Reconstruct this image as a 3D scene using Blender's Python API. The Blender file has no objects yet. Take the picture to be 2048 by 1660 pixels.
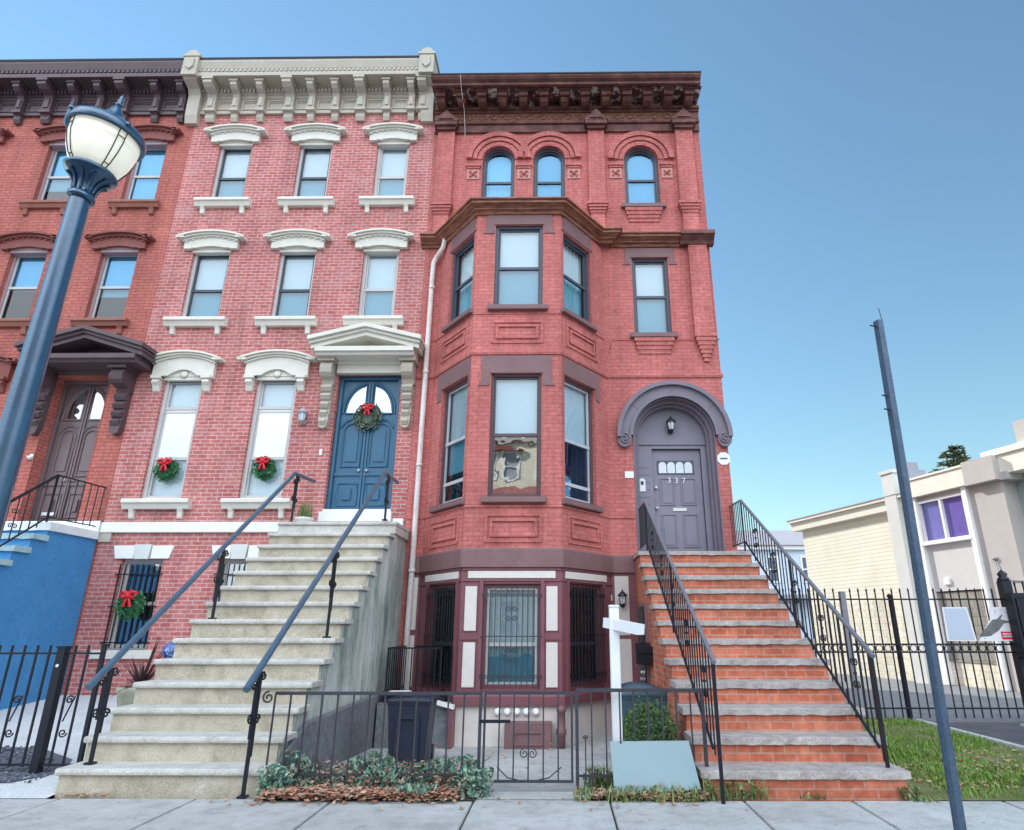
import bpy, bmesh, math, random
from mathutils import Vector, Matrix
random.seed(7)
R = math.radians
PI = math.pi
sc = bpy.context.scene
C = sc.collection

# ------------------------------------------------------------------ camera
cd = bpy.data.cameras.new('camera')
cd.sensor_fit = 'HORIZONTAL'
cd.sensor_width = 36.0
cd.lens = 21.93
cd.shift_x = -0.04035
cd.shift_y = 0.00224
cd.clip_start = 0.05
cd.clip_end = 3000
cam = bpy.data.objects.new('camera', cd)
C.objects.link(cam)
_p, _y = R(18.574), R(-0.652)
_f = Vector((math.sin(_y) * math.cos(_p), math.cos(_y) * math.cos(_p), math.sin(_p)))
_r = Vector((math.cos(_y), -math.sin(_y), 0))
_u = _r.cross(_f)
cam.matrix_world = Matrix(((_r.x, _u.x, -_f.x, 0), (_r.y, _u.y, -_f.y, 0), (_r.z, _u.z, -_f.z, 1.5003), (0, 0, 0, 1)))
sc.camera = cam

# ------------------------------------------------------------------ light
SUN_AZ = Vector((-0.75, 0.66))       # where the sun stands, behind the houses to the left
SUN_EL = 36.0
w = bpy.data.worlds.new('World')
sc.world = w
w.use_nodes = True
nt = w.node_tree
nt.nodes.clear()
N = nt.nodes.new
out = N('ShaderNodeOutputWorld')
bg1 = N('ShaderNodeBackground')
bg2 = N('ShaderNodeBackground')
mix = N('ShaderNodeMixShader')
sky = N('ShaderNodeTexSky')
sky.sky_type = 'NISHITA'
sky.sun_disc = False
sky.sun_elevation = R(SUN_EL)
sky.sun_rotation = math.atan2(SUN_AZ.x, SUN_AZ.y)
sky.air_density = 1.4
sky.dust_density = 0.0
sky.ozone_density = 5.0
bg1.inputs[1].default_value = 0.095
tint = N('ShaderNodeMix'); tint.data_type = 'RGBA'; tint.blend_type = 'MULTIPLY'
tint.inputs[0].default_value = 1.0
tint.inputs[7].default_value = (1.03, 1.09, 0.96, 1)
nt.links.new(sky.outputs[0], tint.inputs[6])
nt.links.new(tint.outputs[2], bg1.inputs[0])
# cloud layer added to the sky behind the viewer, to brighten the shaded facades
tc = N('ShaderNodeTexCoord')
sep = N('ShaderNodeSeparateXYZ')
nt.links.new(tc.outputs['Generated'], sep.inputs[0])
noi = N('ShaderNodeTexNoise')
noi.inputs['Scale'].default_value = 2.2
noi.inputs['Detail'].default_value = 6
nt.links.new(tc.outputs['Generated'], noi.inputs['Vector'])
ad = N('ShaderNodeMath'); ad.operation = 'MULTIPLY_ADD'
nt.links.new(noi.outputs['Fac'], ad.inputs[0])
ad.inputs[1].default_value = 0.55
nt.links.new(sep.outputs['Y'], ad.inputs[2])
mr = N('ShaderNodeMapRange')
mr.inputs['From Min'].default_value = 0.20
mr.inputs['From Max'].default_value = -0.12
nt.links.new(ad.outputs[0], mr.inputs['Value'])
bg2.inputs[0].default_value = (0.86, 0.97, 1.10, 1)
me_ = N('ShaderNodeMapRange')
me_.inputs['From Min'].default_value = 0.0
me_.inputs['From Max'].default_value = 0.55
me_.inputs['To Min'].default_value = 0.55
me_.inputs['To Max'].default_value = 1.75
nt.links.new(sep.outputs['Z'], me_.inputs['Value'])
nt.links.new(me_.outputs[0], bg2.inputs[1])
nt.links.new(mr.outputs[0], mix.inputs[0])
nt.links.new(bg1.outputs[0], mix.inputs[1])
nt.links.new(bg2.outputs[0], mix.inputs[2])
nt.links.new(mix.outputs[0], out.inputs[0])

sl = bpy.data.lights.new('sun', 'SUN')
sl.energy = 2.4
sl.angle = R(0.5)
sl.color = (1.0, 0.95, 0.86)
so = bpy.data.objects.new('sun', sl)
C.objects.link(so)
_d = Vector((SUN_AZ.x * math.cos(R(SUN_EL)), SUN_AZ.y * math.cos(R(SUN_EL)), math.sin(R(SUN_EL))))
so.rotation_euler = (-_d).to_track_quat('-Z', 'Y').to_euler()
so.location = (-20, 30, 40)

vs = sc.view_settings
vs.view_transform = 'Standard'
vs.look = 'None'
vs.exposure = 0.92
vs.gamma = 1.0
sc.cycles.max_bounces = 8
sc.cycles.transparent_max_bounces = 12

# ------------------------------------------------------------------ materials
def _mat(name):
    m = bpy.data.materials.new(name)
    m.use_nodes = True
    t = m.node_tree
    return m, t, t.nodes['Principled BSDF']

def paint(name, col, rough=0.6, var=0.18, scale=6.0, metal=0.0, bump=0.15, spec=0.4, fine=60.0):
    """painted / stone / metal surface: slow and fine colour variation plus a little bump"""
    m, t, b = _mat(name)
    n = t.nodes.new; l = t.links.new
    tc = n('ShaderNodeTexCoord')
    a = n('ShaderNodeTexNoise'); a.inputs['Scale'].default_value = scale; a.inputs['Detail'].default_value = 8; a.inputs['Roughness'].default_value = 0.65
    f = n('ShaderNodeTexNoise'); f.inputs['Scale'].default_value = fine; f.inputs['Detail'].default_value = 3
    l(tc.outputs['Object'], a.inputs[0]); l(tc.outputs['Object'], f.inputs[0])
    s = n('ShaderNodeMath'); s.operation = 'ADD'
    l(a.outputs['Fac'], s.inputs[0]); l(f.outputs['Fac'], s.inputs[1])
    r = n('ShaderNodeMapRange'); r.inputs['From Min'].default_value = 0.65; r.inputs['From Max'].default_value = 1.35
    r.inputs['To Min'].default_value = 1 - var; r.inputs['To Max'].default_value = 1 + var
    l(s.outputs[0], r.inputs[0])
    h = n('ShaderNodeHueSaturation'); h.inputs['Color'].default_value = (*col, 1)
    l(r.outputs[0], h.inputs['Value'])
    l(h.outputs[0], b.inputs['Base Color'])
    b.inputs['Roughness'].default_value = rough
    b.inputs['Metallic'].default_value = metal
    b.inputs['Specular IOR Level'].default_value = spec
    if bump:
        bp = n('ShaderNodeBump'); bp.inputs['Strength'].default_value = bump; bp.inputs['Distance'].default_value = 0.01
        l(f.outputs['Fac'], bp.inputs['Height']); l(bp.outputs[0], b.inputs['Normal'])
    return m

def brick(name, c1, c2, mort, bw=0.205, rh=0.075, ms=0.010, stain=0.25, stain_col=None, bump=0.5, smooth=0.1, rough=0.85, bias=0.0, offs=0.5):
    m, t, b = _mat(name)
    n = t.nodes.new; l = t.links.new
    uv = n('ShaderNodeUVMap')
    br = n('ShaderNodeTexBrick')
    br.offset = offs
    br.inputs['Color1'].default_value = (*c1, 1)
    br.inputs['Color2'].default_value = (*c2, 1)
    br.inputs['Mortar'].default_value = (*mort, 1)
    br.inputs['Scale'].default_value = 1.0
    br.inputs['Brick Width'].default_value = bw
    br.inputs['Row Height'].default_value = rh
    br.inputs['Mortar Size'].default_value = ms
    br.inputs['Mortar Smooth'].default_value = smooth
    br.inputs['Bias'].default_value = bias
    wn = n('ShaderNodeTexNoise'); wn.inputs['Scale'].default_value = 9; wn.inputs['Detail'].default_value = 2
    l(uv.outputs[0], wn.inputs[0])
    vm = n('ShaderNodeVectorMath'); vm.operation = 'MULTIPLY_ADD'
    l(wn.outputs['Color'], vm.inputs[0]); vm.inputs[1].default_value = (0.008, 0.008, 0); l(uv.outputs[0], vm.inputs[2])
    l(vm.outputs[0], br.inputs['Vector'])
    tc = n('ShaderNodeTexCoord')
    a = n('ShaderNodeTexNoise'); a.inputs['Scale'].default_value = 0.9; a.inputs['Detail'].default_value = 9; a.inputs['Roughness'].default_value = 0.7
    l(tc.outputs['Object'], a.inputs[0])
    r = n('ShaderNodeMapRange'); r.inputs['From Min'].default_value = 0.3; r.inputs['From Max'].default_value = 0.72
    r.inputs['To Min'].default_value = 1 - stain; r.inputs['To Max'].default_value = 1 + stain * 0.8
    l(a.outputs['Fac'], r.inputs[0])
    f = n('ShaderNodeTexNoise'); f.inputs['Scale'].default_value = 14; f.inputs['Detail'].default_value = 6
    l(tc.outputs['Object'], f.inputs[0])
    r2 = n('ShaderNodeMapRange'); r2.inputs['From Min'].default_value = 0.3; r2.inputs['From Max'].default_value = 0.7
    r2.inputs['To Min'].default_value = 0.85; r2.inputs['To Max'].default_value = 1.18
    l(f.outputs['Fac'], r2.inputs[0])
    mp = n('ShaderNodeMapping'); mp.inputs['Scale'].default_value = (2.6, 2.6, 0.22); l(tc.outputs['Object'], mp.inputs[0])
    sk = n('ShaderNodeTexNoise'); sk.inputs['Scale'].default_value = 1.0; sk.inputs['Detail'].default_value = 7; sk.inputs['Roughness'].default_value = 0.6; l(mp.outputs[0], sk.inputs[0])
    rk = n('ShaderNodeMapRange'); rk.inputs['From Min'].default_value = 0.35; rk.inputs['From Max'].default_value = 0.6; rk.inputs['To Min'].default_value = 0.80; rk.inputs['To Max'].default_value = 1.06; l(sk.outputs['Fac'], rk.inputs[0])
    mk = n('ShaderNodeMath'); mk.operation = 'MULTIPLY'; l(r2.outputs[0], mk.inputs[0]); l(rk.outputs[0], mk.inputs[1])
    mu = n('ShaderNodeMath'); mu.operation = 'MULTIPLY'; l(r.outputs[0], mu.inputs[0]); l(mk.outputs[0], mu.inputs[1])
    h = n('ShaderNodeHueSaturation'); l(br.outputs['Color'], h.inputs['Color']); l(mu.outputs[0], h.inputs['Value'])
    res = h.outputs[0]
    if stain_col:
        s2 = n('ShaderNodeTexNoise'); s2.inputs['Scale'].default_value = 1.7; s2.inputs['Detail'].default_value = 10; s2.inputs['Roughness'].default_value = 0.75
        l(tc.outputs['Object'], s2.inputs[0])
        r3 = n('ShaderNodeMapRange'); r3.inputs['From Min'].default_value = 0.52; r3.inputs['From Max'].default_value = 0.75; r3.inputs['To Max'].default_value = 0.55
        l(s2.outputs['Fac'], r3.inputs[0])
        mx = n('ShaderNodeMix'); mx.data_type = 'RGBA'
        l(r3.outputs[0], mx.inputs[0]); l(res, mx.inputs[6]); mx.inputs[7].default_value = (*stain_col, 1)
        res = mx.outputs[2]
    l(res, b.inputs['Base Color'])
    b.inputs['Roughness'].default_value = rough
    b.inputs['Specular IOR Level'].default_value = 0.25
    bp = n('ShaderNodeBump'); bp.inputs['Strength'].default_value = bump; bp.inputs['Distance'].default_value = 0.006
    iv = n('ShaderNodeMath'); iv.operation = 'SUBTRACT'; iv.inputs[0].default_value = 1.0; l(br.outputs['Fac'], iv.inputs[1])
    l(iv.outputs[0], bp.inputs['Height']); l(bp.outputs[0], b.inputs['Normal'])
    return m

def glass(name, tint=(0.84, 0.96, 1.0), refl=0.09, boost=0.55, rough=0.0, gcol=(1, 1, 1)):
    m = bpy.data.materials.new(name); m.use_nodes = True
    t = m.node_tree; t.nodes.clear(); n = t.nodes.new; l = t.links.new
    o = n('ShaderNodeOutputMaterial'); mx = n('ShaderNodeMixShader'); tr = n('ShaderNodeBsdfTransparent'); gl = n('ShaderNodeBsdfGlossy')
    tr.inputs[0].default_value = (*tint, 1); gl.inputs['Roughness'].default_value = rough; gl.inputs['Color'].default_value = (*gcol, 1)
    lw = n('ShaderNodeLayerWeight'); lw.inputs[0].default_value = 0.25
    mr = n('ShaderNodeMapRange'); mr.inputs['To Min'].default_value = refl; mr.inputs['To Max'].default_value = boost + refl
    l(lw.outputs['Fresnel'], mr.inputs[0]); l(mr.outputs[0], mx.inputs[0])
    wn = n('ShaderNodeTexNoise'); wn.inputs['Scale'].default_value = 2.5; tc = n('ShaderNodeTexCoord'); l(tc.outputs['Object'], wn.inputs[0])
    bp = n('ShaderNodeBump'); bp.inputs['Strength'].default_value = 0.04; bp.inputs['Distance'].default_value = 0.05
    l(wn.outputs['Fac'], bp.inputs['Height']); l(bp.outputs[0], gl.inputs['Normal'])
    l(tr.outputs[0], mx.inputs[1]); l(gl.outputs[0], mx.inputs[2]); l(mx.outputs[0], o.inputs[0])
    return m

def stripes(name, c1, c2, period, frac=0.12, rough=0.6, axis='V', bump=0.6):
    """lap siding / blinds: dark thin line each period along v (metres)"""
    m, t, b = _mat(name); n = t.nodes.new; l = t.links.new
    uv = n('ShaderNodeUVMap'); sp = n('ShaderNodeSeparateXYZ'); l(uv.outputs[0], sp.inputs[0])
    dv = n('ShaderNodeMath'); dv.operation = 'DIVIDE'; l(sp.outputs['Y' if axis == 'V' else 'X'], dv.inputs[0]); dv.inputs[1].default_value = period
    fr = n('ShaderNodeMath'); fr.operation = 'FRACT'; l(dv.outputs[0], fr.inputs[0])
    lt = n('ShaderNodeMath'); lt.operation = 'LESS_THAN'; l(fr.outputs[0], lt.inputs[0]); lt.inputs[1].default_value = frac
    mx = n('ShaderNodeMix'); mx.data_type = 'RGBA'; l(lt.outputs[0], mx.inputs[0]); mx.inputs[6].default_value = (*c1, 1); mx.inputs[7].default_value = (*c2, 1)
    a = n('ShaderNodeTexNoise'); a.inputs['Scale'].default_value = 1.5; a.inputs['Detail'].default_value = 6
    tc = n('ShaderNodeTexCoord'); l(tc.outputs['Object'], a.inputs[0])
    r = n('ShaderNodeMapRange'); r.inputs['To Min'].default_value = 0.85; r.inputs['To Max'].default_value = 1.12; l(a.outputs['Fac'], r.inputs[0])
    h = n('ShaderNodeHueSaturation'); l(mx.outputs[2], h.inputs['Color']); l(r.outputs[0], h.inputs['Value'])
    l(h.outputs[0], b.inputs['Base Color']); b.inputs['Roughness'].default_value = rough
    bp = n('ShaderNodeBump'); bp.inputs['Strength'].default_value = bump; bp.inputs['Distance'].default_value = 0.01
    iv = n('ShaderNodeMath'); iv.operation = 'SUBTRACT'; iv.inputs[0].default_value = 1; l(fr.outputs[0], iv.inputs[1])
    l(iv.outputs[0], bp.inputs['Height']); l(bp.outputs[0], b.inputs['Normal'])
    return m

def ramp_mat(name, cols, scale=5.0, detail=8, rough=0.9, bump=0.3, stretch=(1, 1, 1), spec=0.2, dist=0.0, lo=0.3, hi=0.7, bscale=None):
    m, t, b = _mat(name); n = t.nodes.new; l = t.links.new
    tc = n('ShaderNodeTexCoord'); mp = n('ShaderNodeMapping'); mp.inputs['Scale'].default_value = stretch
    l(tc.outputs['Object'], mp.inputs[0])
    a = n('ShaderNodeTexNoise'); a.inputs['Scale'].default_value = scale; a.inputs['Detail'].default_value = detail; a.inputs['Roughness'].default_value = 0.65; a.inputs['Distortion'].default_value = dist
    l(mp.outputs[0], a.inputs[0])
    cr = n('ShaderNodeValToRGB'); l(a.outputs['Fac'], cr.inputs[0])
    e = cr.color_ramp.elements
    while len(e) < len(cols): e.new(0.5)
    for i, c in enumerate(cols):
        e[i].position = lo + (hi - lo) * i / max(1, len(cols) - 1); e[i].color = (*c, 1)
    f = n('ShaderNodeTexNoise'); f.inputs['Scale'].default_value = bscale or scale * 12; f.inputs['Detail'].default_value = 4
    l(tc.outputs['Object'], f.inputs[0])
    r = n('ShaderNodeMapRange'); r.inputs['From Min'].default_value = 0.3; r.inputs['From Max'].default_value = 0.7; r.inputs['To Min'].default_value = 0.8; r.inputs['To Max'].default_value = 1.2
    l(f.outputs['Fac'], r.inputs[0])
    h = n('ShaderNodeHueSaturation'); l(cr.outputs[0], h.inputs['Color']); l(r.outputs[0], h.inputs['Value'])
    l(h.outputs[0], b.inputs['Base Color']); b.inputs['Roughness'].default_value = rough; b.inputs['Specular IOR Level'].default_value = spec
    bp = n('ShaderNodeBump'); bp.inputs['Strength'].default_value = bump; bp.inputs['Distance'].default_value = 0.01
    l(f.outputs['Fac'], bp.inputs['Height']); l(bp.outputs[0], b.inputs['Normal'])
    return m

def leaf(name, cols, rough=0.5):
    m, t, b = _mat(name); n = t.nodes.new; l = t.links.new
    g = n('ShaderNodeNewGeometry'); cr = n('ShaderNodeValToRGB'); l(g.outputs['Random Per Island'], cr.inputs[0])
    e = cr.color_ramp.elements
    while len(e) < len(cols): e.new(0.5)
    for i, c in enumerate(cols):
        e[i].position = i / max(1, len(cols) - 1); e[i].color = (*c, 1)
    l(cr.outputs[0], b.inputs['Base Color']); b.inputs['Roughness'].default_value = rough; b.inputs['Specular IOR Level'].default_value = 0.3
    return m

M = {}
M['brick_pink'] = brick('pink_red_brick', (0.455, 0.122, 0.112), (0.545, 0.185, 0.17), (0.60, 0.42, 0.40), ms=0.0075, stain=0.16, stain_col=(0.60, 0.40, 0.39))
M['brick_red'] = brick('painted_red_brick', (0.52, 0.155, 0.140), (0.575, 0.19, 0.17), (0.44, 0.12, 0.11), ms=0.008, stain=0.22, stain_col=(0.53, 0.20, 0.18), smooth=0.3, bump=0.35)
M['brick_orange'] = brick('orange_red_brick', (0.48, 0.135, 0.11), (0.54, 0.165, 0.13), (0.30, 0.11, 0.095), ms=0.010, rh=0.072, stain=0.22, stain_col=(0.36, 0.13, 0.11), bw=0.22)
M['brick_step'] = brick('orange_step_brick', (0.47, 0.115, 0.065), (0.60, 0.19, 0.115), (0.50, 0.27, 0.20), bw=0.235, rh=0.078, ms=0.008, stain=0.36, stain_col=(0.58, 0.27, 0.18))
M['cream'] = paint('cream_paint', (0.72, 0.69, 0.61), 0.55, 0.12, 3, bump=0.1)
M['taupe'] = paint('taupe_cornice_paint', (0.49, 0.44, 0.365), 0.55, 0.14, 3, bump=0.1)
M['white'] = paint('white_paint', (0.85, 0.84, 0.82), 0.55, 0.08, 4, bump=0.08)
M['panel'] = paint('cream_panel_stucco', (0.72, 0.66, 0.62), 0.8, 0.10, 4, bump=0.25)
M['brown_dark'] = paint('dark_brown_paint', (0.105, 0.068, 0.078), 0.5, 0.28, 4)
M['brown_hood'] = paint('brownstone_trim_red', (0.24, 0.075, 0.062), 0.7, 0.25, 5)
M['brown_sill'] = paint('brownstone_sill', (0.30, 0.115, 0.085), 0.7, 0.25, 5)
M['cornice3'] = ramp_mat('weathered_brown_cornice_paint', [(0.085, 0.038, 0.038), (0.165, 0.072, 0.062), (0.25, 0.12, 0.10)], 4, rough=0.6, bump=0.15)
M['tile'] = ramp_mat('pinkish_terracotta_tile', [(0.50, 0.22, 0.19), (0.66, 0.36, 0.33)], 20, rough=0.8)
M['peel'] = ramp_mat('peeling_paint_soffit', [(0.045, 0.022, 0.03), (0.10, 0.045, 0.045), (0.16, 0.07, 0.06), (0.70, 0.66, 0.63)], 6, rough=0.8, lo=0.33, hi=0.60, bump=0.2)
M['bay_cornice'] = ramp_mat('rusty_brown_bay_cornice', [(0.10, 0.040, 0.028), (0.25, 0.092, 0.055), (0.40, 0.17, 0.09)], 4, rough=0.45, stretch=(1, 1, 6), bump=0.1, spec=0.4)
M['frieze'] = ramp_mat('terracotta_frieze', [(0.08, 0.035, 0.028), (0.24, 0.105, 0.072), (0.36, 0.18, 0.13)], 16, rough=0.8, bump=1.0, dist=1.5, bscale=30)
M['purple_stone'] = paint('purple_brown_lintel_paint', (0.215, 0.118, 0.122), 0.6, 0.2, 3)
M['arch_stone'] = paint('grey_purple_arch_paint', (0.195, 0.165, 0.205), 0.55, 0.15, 3)
M['door3'] = paint('aubergine_door_paint', (0.235, 0.215, 0.275), 0.42, 0.12, 3, bump=0.05)
M['maroon'] = paint('maroon_paint', (0.215, 0.080, 0.098), 0.5, 0.2, 3, bump=0.1)
M['frame3'] = paint('slate_blue_window_frame', (0.075, 0.085, 0.115), 0.4, 0.1, 4, bump=0.03)
M['frame_brown'] = paint('brown_window_frame', (0.11, 0.065, 0.075), 0.45, 0.12, 4, bump=0.03)
M['frame2'] = paint('grey_window_frame', (0.55, 0.53, 0.52), 0.45, 0.1, 4, bump=0.03)
M['sash_dark'] = paint('dark_sash', (0.05, 0.06, 0.08), 0.4, 0.1, 4, bump=0.02)
M['frame1'] = paint('grey_pink_window_frame', (0.40, 0.28, 0.30), 0.5, 0.12, 4, bump=0.03)
M['alu'] = paint('pale_aluminium_sash', (0.62, 0.64, 0.66), 0.35, 0.08, 4, metal=0.3, bump=0.02)
M['shade'] = paint('white_roller_shade', (0.60, 0.66, 0.70), 0.8, 0.06, 2, bump=0.02)
M['shade_white'] = paint('bright_roller_shade', (0.78, 0.80, 0.82), 0.8, 0.06, 2, bump=0.02)
M['blind'] = paint('grey_white_blind', (0.60, 0.65, 0.68), 0.8, 0.06, 2, bump=0.02)
M['curtain'] = paint('white_curtain_cloth', (0.80, 0.82, 0.82), 0.9, 0.06, 3, bump=0.1)
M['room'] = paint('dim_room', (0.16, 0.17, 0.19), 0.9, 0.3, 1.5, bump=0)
M['glass'] = glass('window_glass')
M['glass_dark'] = glass('screened_window_glass', (0.42, 0.70, 0.80), 0.08, 0.55)
M['glass_mirror'] = glass('reflective_window_glass', (0.55, 0.62, 0.66), 0.50, 0.40)
M['glass_blue'] = glass('blue_tinted_reflection_glass', (0.30, 0.5, 0.75), 0.40, 0.45, gcol=(0.40, 0.70, 1.0))  # blue of a reflected sky is put into the gloss colour
M['glass_sky_tint'] = glass('sky_tinted_reflection_glass', (0.50, 0.76, 0.92), 0.20, 0.45, gcol=(0.32, 0.60, 0.85))  # sky blue painted into the reflection colour, since the mirrored cloud is white
M['glass_purple'] = paint('purple_tinted_glass', (0.16, 0.13, 0.42), 0.08, 0.25, 1.2, bump=0, spec=0.6)
M['blue_door'] = paint('blue_door_paint', (0.028, 0.122, 0.215), 0.32, 0.15, 3, bump=0.03, spec=0.5)
M['brown_door'] = paint('brown_door_paint', (0.17, 0.12, 0.125), 0.35, 0.15, 3, bump=0.03, spec=0.5)
M['blue_stucco'] = ramp_mat('blue_stucco', [(0.060, 0.235, 0.50), (0.075, 0.285, 0.57)], 2.5, rough=0.75, bump=0.3, bscale=50)
M['teal_step'] = ramp_mat('pale_teal_painted_step', [(0.28, 0.45, 0.50), (0.45, 0.60, 0.63)], 5, rough=0.6)
M['white_step'] = paint('worn_white_landing', (0.74, 0.77, 0.80), 0.6, 0.15, 5)
M['stone'] = ramp_mat('grey_tan_stoop_stone', [(0.33, 0.285, 0.215), (0.48, 0.43, 0.335), (0.58, 0.53, 0.44)], 4, rough=0.85, bump=0.4, bscale=70)
M['tread_stone'] = ramp_mat('worn_tread_stone', [(0.44, 0.42, 0.38), (0.56, 0.54, 0.50), (0.64, 0.62, 0.58)], 5, rough=0.8, bump=0.3, bscale=70)
def streaked():
    m, t, b = _mat('streaked_concrete'); n = t.nodes.new; l = t.links.new
    tc = n('ShaderNodeTexCoord')
    def nz(sc, scale, det):
        mp = n('ShaderNodeMapping'); mp.inputs['Scale'].default_value = sc; l(tc.outputs['Object'], mp.inputs[0])
        a = n('ShaderNodeTexNoise'); a.inputs['Scale'].default_value = scale; a.inputs['Detail'].default_value = det; a.inputs['Roughness'].default_value = 0.7; l(mp.outputs[0], a.inputs[0]); return a.outputs['Fac']
    st, bl, fi = nz((1, 1.5, 0.14), 3.0, 9), nz((1, 1, 0.7), 1.3, 8), nz((1, 1, 1), 30, 4)
    a1 = n('ShaderNodeMath'); a1.operation = 'MULTIPLY_ADD'; l(st, a1.inputs[0]); a1.inputs[1].default_value = 0.55
    a2 = n('ShaderNodeMath'); a2.operation = 'MULTIPLY'; l(bl, a2.inputs[0]); a2.inputs[1].default_value = 0.40; l(a2.outputs[0], a1.inputs[2])
    a3 = n('ShaderNodeMath'); a3.operation = 'MULTIPLY_ADD'; l(fi, a3.inputs[0]); a3.inputs[1].default_value = 0.12; l(a1.outputs[0], a3.inputs[2])
    cr = n('ShaderNodeValToRGB'); l(a3.outputs[0], cr.inputs[0]); e = cr.color_ramp.elements
    e.new(0.5); e.new(0.6)
    for k_, (p, c) in enumerate(((0.42, (0.15, 0.185, 0.165)), (0.50, (0.33, 0.37, 0.335)), (0.555, (0.50, 0.52, 0.48)), (0.64, (0.66, 0.67, 0.64)))):
        e[k_].position = p; e[k_].color = (*c, 1)
    l(cr.outputs[0], b.inputs['Base Color']); b.inputs['Roughness'].default_value = 0.9
    bp = n('ShaderNodeBump'); bp.inputs['Strength'].default_value = 0.3; bp.inputs['Distance'].default_value = 0.01; l(fi, bp.inputs['Height']); l(bp.outputs[0], b.inputs['Normal'])
    return m
M['streaked'] = streaked()
M['base_stone'] = ramp_mat('rough_grey_base_stone', [(0.13, 0.14, 0.15), (0.25, 0.26, 0.27)], 14, rough=0.9, bump=0.7, bscale=60)
M['bluestone'] = ramp_mat('bluestone_tread', [(0.30, 0.262, 0.248), (0.42, 0.372, 0.352), (0.52, 0.47, 0.45)], 7, rough=0.8, bump=0.4, bscale=60)
M['beige_block'] = paint('beige_stucco_block', (0.52, 0.44, 0.33), 0.85, 0.2, 4, bump=0.3)
M['iron'] = paint('black_iron_paint', (0.009, 0.012, 0.020), 0.42, 0.3, 8, bump=0.1, spec=0.35)
M['iron_grey'] = paint('grey_weathered_iron', (0.040, 0.040, 0.054), 0.45, 0.3, 8, bump=0.1, spec=0.5)
M['rail_blue'] = paint('blue_grey_handrail', (0.10, 0.165, 0.235), 0.30, 0.15, 8, metal=0.35, bump=0.05, spec=0.6)
M['rail_grey'] = paint('grey_handrail', (0.21, 0.22, 0.25), 0.4, 0.15, 8, metal=0.3, bump=0.05, spec=0.5)
M['lamp_blue'] = paint('blue_green_lamp_paint', (0.010, 0.070, 0.150), 0.30, 0.35, 5, metal=0.25, bump=0.06, spec=0.7)
M['lamp_blue'].node_tree.nodes['Principled BSDF'].inputs['Coat Weight'].default_value = 0.9
M['lamp_blue'].node_tree.nodes['Principled BSDF'].inputs['Coat Roughness'].default_value = 0.12
M['post_grey'] = paint('blue_grey_steel_post', (0.075, 0.115, 0.175), 0.45, 0.28, 9, metal=0.35, bump=0.25)
def pavement():
    m, t, b = _mat('sidewalk_concrete'); n = t.nodes.new; l = t.links.new
    tc = n('ShaderNodeTexCoord')
    def nz(scale, det, rough=0.65):
        a = n('ShaderNodeTexNoise'); a.inputs['Scale'].default_value = scale; a.inputs['Detail'].default_value = det; a.inputs['Roughness'].default_value = rough; l(tc.outputs['Object'], a.inputs[0]); return a.outputs['Fac']
    big, mid, fine = nz(0.8, 8), nz(5.5, 8, 0.75), nz(150, 3)
    cr = n('ShaderNodeValToRGB'); l(big, cr.inputs[0]); e = cr.color_ramp.elements
    e[0].position = 0.32; e[0].color = (0.37, 0.375, 0.36, 1); e[1].position = 0.68; e[1].color = (0.56, 0.56, 0.545, 1)
    def mr_(src, f0, f1, t0, t1):
        r = n('ShaderNodeMapRange'); r.inputs['From Min'].default_value = f0; r.inputs['From Max'].default_value = f1; r.inputs['To Min'].default_value = t0; r.inputs['To Max'].default_value = t1; l(src, r.inputs[0]); return r.outputs[0]
    vo = n('ShaderNodeTexVoronoi'); vo.inputs['Scale'].default_value = 4.2; l(tc.outputs['Object'], vo.inputs['Vector'])
    gum = mr_(vo.outputs['Distance'], 0.05, 0.09, 0.55, 1.0)
    x = mr_(mid, 0.36, 0.52, 0.80, 1.05); y = mr_(fine, 0.3, 0.7, 0.74, 1.24)
    p1 = n('ShaderNodeMath'); p1.operation = 'MULTIPLY'; l(x, p1.inputs[0]); l(y, p1.inputs[1])
    p2 = n('ShaderNodeMath'); p2.operation = 'MULTIPLY'; l(p1.outputs[0], p2.inputs[0]); l(gum, p2.inputs[1])
    h = n('ShaderNodeHueSaturation'); l(cr.outputs[0], h.inputs['Color']); l(p2.outputs[0], h.inputs['Value']); l(h.outputs[0], b.inputs['Base Color'])
    b.inputs['Roughness'].default_value = 0.9; b.inputs['Specular IOR Level'].default_value = 0.2
    bp = n('ShaderNodeBump'); bp.inputs['Strength'].default_value = 0.4; bp.inputs['Distance'].default_value = 0.008; l(fine, bp.inputs['Height']); l(bp.outputs[0], b.inputs['Normal'])
    return m
M['concrete'] = pavement()
M['concrete_pale'] = ramp_mat('pale_yard_concrete', [(0.56, 0.58, 0.59), (0.68, 0.70, 0.71)], 2.0, rough=0.85, bump=0.25, bscale=60)
M['joint'] = paint('dark_joint_dirt', (0.06, 0.058, 0.05), 0.95, 0.4, 20)
M['asphalt'] = ramp_mat('asphalt', [(0.19, 0.20, 0.215), (0.27, 0.28, 0.29)], 2, rough=0.9, bump=0.4, bscale=110)
M['road'] = ramp_mat('street_asphalt', [(0.07, 0.072, 0.078), (0.12, 0.122, 0.13)], 2, rough=0.9, bump=0.4, bscale=110)
M['asphalt_wet'] = ramp_mat('dark_driveway_asphalt', [(0.05, 0.055, 0.065), (0.11, 0.115, 0.13)], 2.5, rough=0.6, bump=0.3, bscale=110)
M['soil'] = ramp_mat('soil', [(0.05, 0.035, 0.025), (0.12, 0.085, 0.06)], 12, rough=0.95, bump=0.8)
M['lawn_soil'] = ramp_mat('patchy_turf_soil', [(0.10, 0.14, 0.04), (0.15, 0.17, 0.06), (0.30, 0.24, 0.17)], 3, rough=0.95, bump=0.8, bscale=60)
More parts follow.
